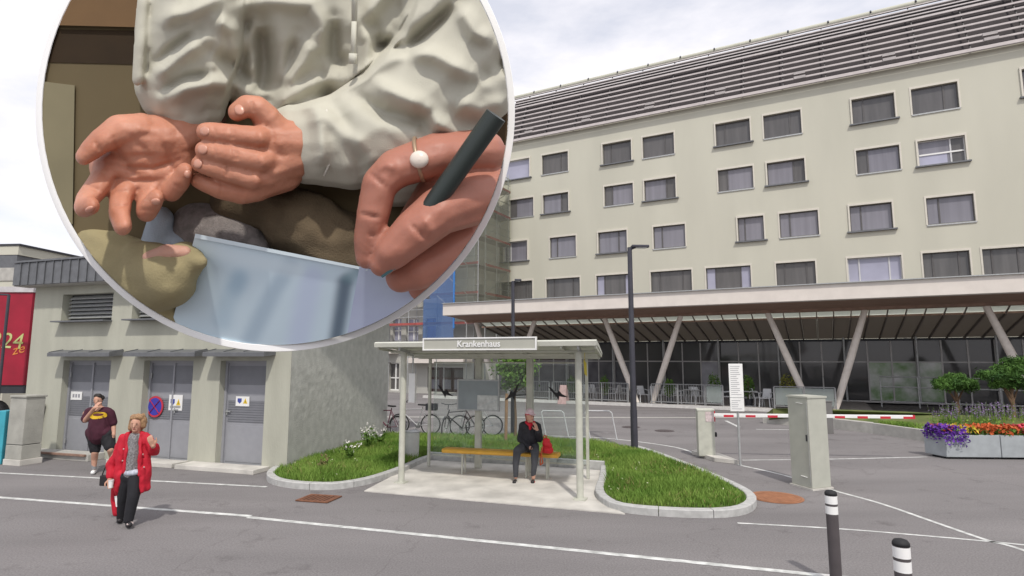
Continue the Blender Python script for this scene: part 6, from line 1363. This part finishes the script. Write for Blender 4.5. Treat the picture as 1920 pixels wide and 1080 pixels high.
# hand over it, fingers towards the left (her left hand)
hand2 = [
 [h(545, 268, 86, 50), h(512, 266, 104, 42), h(496, 262, 110, 34)], [h(540, 296, 84, 48), h(506, 312, 104, 38)], [h(530, 320, 76, 42), h(486, 344, 100, 32)], [h(510, 300, 96, 40), h(490, 300, 100, 36)],
 [h(512, 250, 100, 40), h(500, 222, 116, 27), h(482, 202, 126, 23), h(462, 199, 132, 22), h(446, 209, 134, 19.5)],
 [h(500, 258, 122, 24), h(482, 258, 138, 22), h(432, 252, 146, 20), h(396, 247, 146, 18.5), h(384, 246, 144, 17)],
 [h(512, 300, 118, 24), h(488, 302, 136, 22.5), h(436, 291, 146, 20), h(396, 283, 146, 18.5), h(382, 281, 143, 17.5)],
 [h(500, 334, 112, 23), h(474, 336, 128, 21.5), h(424, 322, 136, 19.5), h(386, 311, 136, 17.5), h(374, 307, 133, 16.5)],
 [h(486, 356, 100, 22), h(454, 364, 112, 20), h(412, 356, 116, 17.5), h(382, 344, 114, 15.5), h(370, 338, 112, 14.5)],
]
lines2 = [(L2((431, 236), (433, 266)), -4, 3), (L2((437, 238), (439, 264)), -3, 2.5), (L2((437, 276), (440, 304)), -4, 3), (L2((443, 278), (446, 304)), -3, 2.5), (L2((427, 308), (424, 334)), -4, 3), (L2((416, 342), (412, 370)), -3, 3), (L2((486, 244), (494, 274)), 4, 8), (L2((488, 288), (496, 316)), 4.5, 8), (L2((476, 324), (484, 350)), 4, 8), (L2((470, 186), (478, 214)), -4, 3), (L2((400, 232), (404, 262)), -2.5, 2.5), (L2((400, 270), (404, 298)), -2.5, 2.5), (L2((505, 240), (520, 290), (512, 330)), -4, 8)]
hd2 = relief('hand', hand2, M_HAND, pp, 3.3, 4, disp=folder(lines2, .75, 1.2, .6, .03))
nail(384, 246, 160.5, 10, 9, -4, hd2, (-5, -14)); nail(380, 280, 159.5, 10, 9.5, -8, hd2, (0, -14)); nail(371, 307, 149.5, 9, 9, -15, hd2, (0, -16)); nail(449, 206, 152, 9.5, 11, 35, hd2, (-10, 10))
# trousers: jeans knee with mesh patch and dark olive thigh
M_OLIVE = mat('olive_trousers', (.115, .085, .05), .9, .25, 6, .3, 120)
relief('trousers', [[h(560, 420, 10, 70), h(640, 470, 14, 70), h(700, 520, 14, 60)], [h(430, 380, 0, 40), h(560, 400, 10, 50)], [h(600, 385, 30, 22), h(650, 430, 46, 24)], [h(560, 420, 60, 14), h(610, 460, 66, 14), h(650, 490, 62, 14)]], M_OLIVE, pp, 6, 4, disp=wrinkle(4, .03, 8))
relief('jeans_knee', [[h(302, 412, 6, 26), h(284, 470, 10, 26)], [h(330, 470, 0, 40), h(300, 470, 0, 30)]], mat('pale_denim', (.42, .50, .58), .9, .12, 8, .3, 150), pp, 6, 4)
relief('knee_patch', [[h(372, 436, -22, 62), h(440, 446, -22, 62)], [h(350, 468, -20, 54), h(460, 476, -20, 58)]], mat('grey_mesh', (.24, .215, .205), .9, .22, 30, .5, 200), pp, 6, 4)
relief('shadow_fold', [[h(618, 430, 30, 30), h(642, 476, 34, 30)]], mat('gap_shade_black', (.014, .011, .009), .9, .1), pp, 6, 3)  # black body stands in for the shade in the gap between the folds
# --- the other person: writing hand, sleeve, pen, sheets
pw = thing('person', 'person writing with a dark pen, only hand and dark sleeve shown', 'person', LW(h(780, 400, 80)))
M_HANDR = mat('writing_hand_skin', (.40, .165, .115), .5, .08, 5, .08, 60, spec=.4, sss=.12)
hand3 = [
 [h(905, 285, 118, 44), h(820, 290, 156, 42), h(742, 316, 168, 38), h(712, 344, 176, 34), h(700, 400, 176, 32), h(690, 450, 170, 28), h(688, 482, 164, 23)],
 [h(960, 350, 60, 60), h(880, 372, 140, 54), h(824, 396, 184, 46), h(775, 436, 196, 42), h(735, 474, 194, 34), h(716, 496, 188, 24)],
 [h(950, 330, 40, 60), h(850, 350, 110, 60), h(790, 420, 112, 46)],
 [h(920, 420, 20, 60), h(840, 470, 90, 52), h(780, 506, 130, 40), h(752, 520, 132, 30)], [h(880, 480, 10, 54), h(800, 530, 60, 40)],
]
lines3 = [(L2((690, 322), (722, 350)), -5, 5), (L2((672, 400), (712, 408)), -5, 4), (L2((700, 318), (722, 306), (745, 318)), 6, 10), (L2((770, 420), (800, 450)), -5, 5), (L2((790, 405), (815, 440)), 5, 9), (L2((690, 440), (704, 442)), -3, 4), (L2((820, 330), (900, 320)), -4, 8), (L2((850, 420), (900, 400), (950, 370)), -5, 10)]
h3 = relief('hand', hand3, M_HANDR, pw, 4.5, 6, disp=folder(lines3, 1., 3., 1., .02))
relief('sleeve', [[h(930, 470, -20, 56), h(840, 540, -10, 44), h(812, 560, -5, 34)]], mat('dark_brown_sleeve', (.045, .02, .014), .9, .2, 4), pw, 6, 4)
relief('left_sleeve', [[h(180, 490, -50, 80), h(250, 520, -20, 78), h(310, 520, 50, 62), h(348, 492, 56, 40)], [h(230, 545, -50, 80), h(300, 590, -45, 60)], [h(250, 470, 40, 20), h(330, 480, 72, 20), h(378, 492, 84, 16)]], mat('olive_sleeve', (.30, .255, .14), .92, .14, 3, .2, 100), pw, 6, 6, disp=wrinkle(5, .02, 5))
relief('finger', [[h(278, 484, 74, 13), h(312, 474, 82, 17), h(346, 474, 80, 14)]], mat('finger_skin', (.52, .29, .22), .6, .08, 5, sss=.1), pw, 4, 3)
rg = thing('finger_ring', 'silver finger ring with a round white stone on the writing hand', 'ring', LW(h(785, 298, 205)))
x = MB(); x.torus(h(786, 299, 160), 41, 4, (.92, .2, .1), 28, 8); lmesh(x).build('band', mat('ring_gold', (.42, .30, .20), .4, .1, metal=.4), rg, world=True, smooth=True)
x = MB(); x.ball(h(786, 299, 203), (18, 17, 9), 18, 10); lmesh(x).build('stone', mat('pearl', (.74, .66, .58), .25, .05), rg, world=True, smooth=True)
pn = thing('pen', 'thick dark green pen slanting between the fingers of the writing hand', 'pen', LW(h(830, 330, 215)))
x = MB(); a = Vector(h(930, 216, 222)); b = Vector(h(716, 520, 196)); d = b - a
x.tube(a, a + d * .62, 21, 19, 18); lmesh(x).build('barrel', mat('pen_dark', (.022, .03, .028), .45, .1), pn, world=True, smooth='auto')
x = MB(); x.tube(a + d * .62, a + d * .93, 18, 13, 18); x.tube(a + d * .93, b, 12, 2, 14); lmesh(x).build('grip', mat('pen_teal', (.07, .16, .18), .35, .2, 3), pn, world=True, smooth='auto')
ps = thing('paper_sheet', 'tilted pale blue form sheet with faint printed columns under the pen', 'paper', LW(h(500, 560, 100)))
def sheet(nm, pts, th, m_, par):
    pl = clipdisc([h(*p[:2]) for p in pts], RI - .6); (x0, y0, z0), (x1, y1, z1), (x2, y2, z2) = [h(*p) for p in pts[:3]]
    n = (Vector((x1, y1, z1)) - Vector((x0, y0, z0))).cross(Vector((x2, y2, z2)) - Vector((x0, y0, z0)))
    zf = lambda p: z0 - (n.x * (p.x - x0) + n.y * (p.y - y0)) / n.z
    x = MB(); x.prism([(p.x, p.y, zf(p)) for p in pl], (0, 0, th)); return lmesh(x).build(nm, m_, par, world=True), zf
M_PAPER = mat('paper_blue', (.44, .565, .665), .8, .0)
def softprint(m, spots):
    """blurred grey-blue print: soft strokes between points a-b (layout px) of half width w, printed on the sheet"""
    t = m.node_tree; n = t.nodes; l = t.links; b = n['Principled BSDF']; at = n.new('ShaderNodeAttribute'); at.attribute_name = 'sheet_xy'
    base = n.new('ShaderNodeRGB'); base.outputs[0].default_value = (.63, .77, .87, 1); cur = base.outputs[0]
    for (ax, ay, bx, by, wd, col, st) in spots:
        a = Vector((ax, ay, 0)); d = Vector((bx - ax, by - ay, 0)); ln = max(d.length, 1e-3); u = d / ln
        s1 = n.new('ShaderNodeVectorMath'); s1.operation = 'SUBTRACT'; s1.inputs[1].default_value = a; l.new(at.outputs['Vector'], s1.inputs[0])
        dp = n.new('ShaderNodeVectorMath'); dp.operation = 'DOT_PRODUCT'; dp.inputs[1].default_value = u; l.new(s1.outputs[0], dp.inputs[0])
        cl_ = n.new('ShaderNodeClamp'); cl_.inputs[1].default_value = 0; cl_.inputs[2].default_value = ln; l.new(dp.outputs['Value'], cl_.inputs[0])
        sc_ = n.new('ShaderNodeVectorMath'); sc_.operation = 'SCALE'; sc_.inputs[0].default_value = u; l.new(cl_.outputs[0], sc_.inputs['Scale'])
        s2 = n.new('ShaderNodeVectorMath'); s2.operation = 'DISTANCE'; l.new(s1.outputs[0], s2.inputs[0]); l.new(sc_.outputs[0], s2.inputs[1])
        mr = n.new('ShaderNodeMapRange'); mr.interpolation_type = 'SMOOTHERSTEP'; mr.inputs['From Min'].default_value = 0; mr.inputs['From Max'].default_value = wd; mr.inputs['To Min'].default_value = st; mr.inputs['To Max'].default_value = 0; l.new(s2.outputs['Value'], mr.inputs['Value'])
        mi = n.new('ShaderNodeMix'); mi.data_type = 'RGBA'; l.new(mr.outputs[0], mi.inputs[0]); l.new(cur, mi.inputs[6]); mi.inputs[7].default_value = (*col, 1); cur = mi.outputs[2]
    l.new(cur, b.inputs['Base Color'])
def xyattr(o):
    a = o.data.attributes.new('sheet_xy', 'FLOAT_VECTOR', 'POINT'); im = FR[o.name]; iR = ROT.inverted()
    for i, v in enumerate(o.data.vertices):
        c = iR @ (im @ v.co - EYE); a.data[i].vector = (960 + FPX * c.x / -c.z, 540 - FPX * c.y / -c.z, 0)
o_, zf = sheet('page', [(366, 440, 76), (690, 506, 84), (655, 680, 4), (300, 690, 4)], 3, M_PAPER, ps); xyattr(o_)
softprint(M_PAPER, [(452, 522, 448, 532, 34, (.36, .52, .66), .75), (438, 552, 420, 600, 34, (.42, .57, .70), .55), (545, 500, 468, 640, 30, (.38, .50, .62), .7), (590, 520, 560, 640, 40, (.56, .65, .84), .8), (650, 530, 626, 660, 26, (.12, .17, .23), .95), (690, 500, 655, 520, 20, (.20, .33, .38), .6), (400, 470, 560, 505, 26, (.70, .82, .90), .7)])
sheet('page_edge', [(366, 438, 80), (690, 503, 88), (689, 508, 87), (365, 446, 78)], 3, mat('paper_edge', (.66, .76, .82), .8, .05), ps)
sheet('second_page', [(674, 500, 90), (800, 530, 74), (820, 680, 8), (640, 690, 8)], 3, mat('paper_lilac', (.52, .56, .80), .8, .15, 1.5, col2=(.58, .70, .82)), ps)
bpy.data.objects.remove(cutter)
for c_ in [m_ for m_ in bpy.data.meshes if m_.users == 0]: bpy.data.meshes.remove(c_)
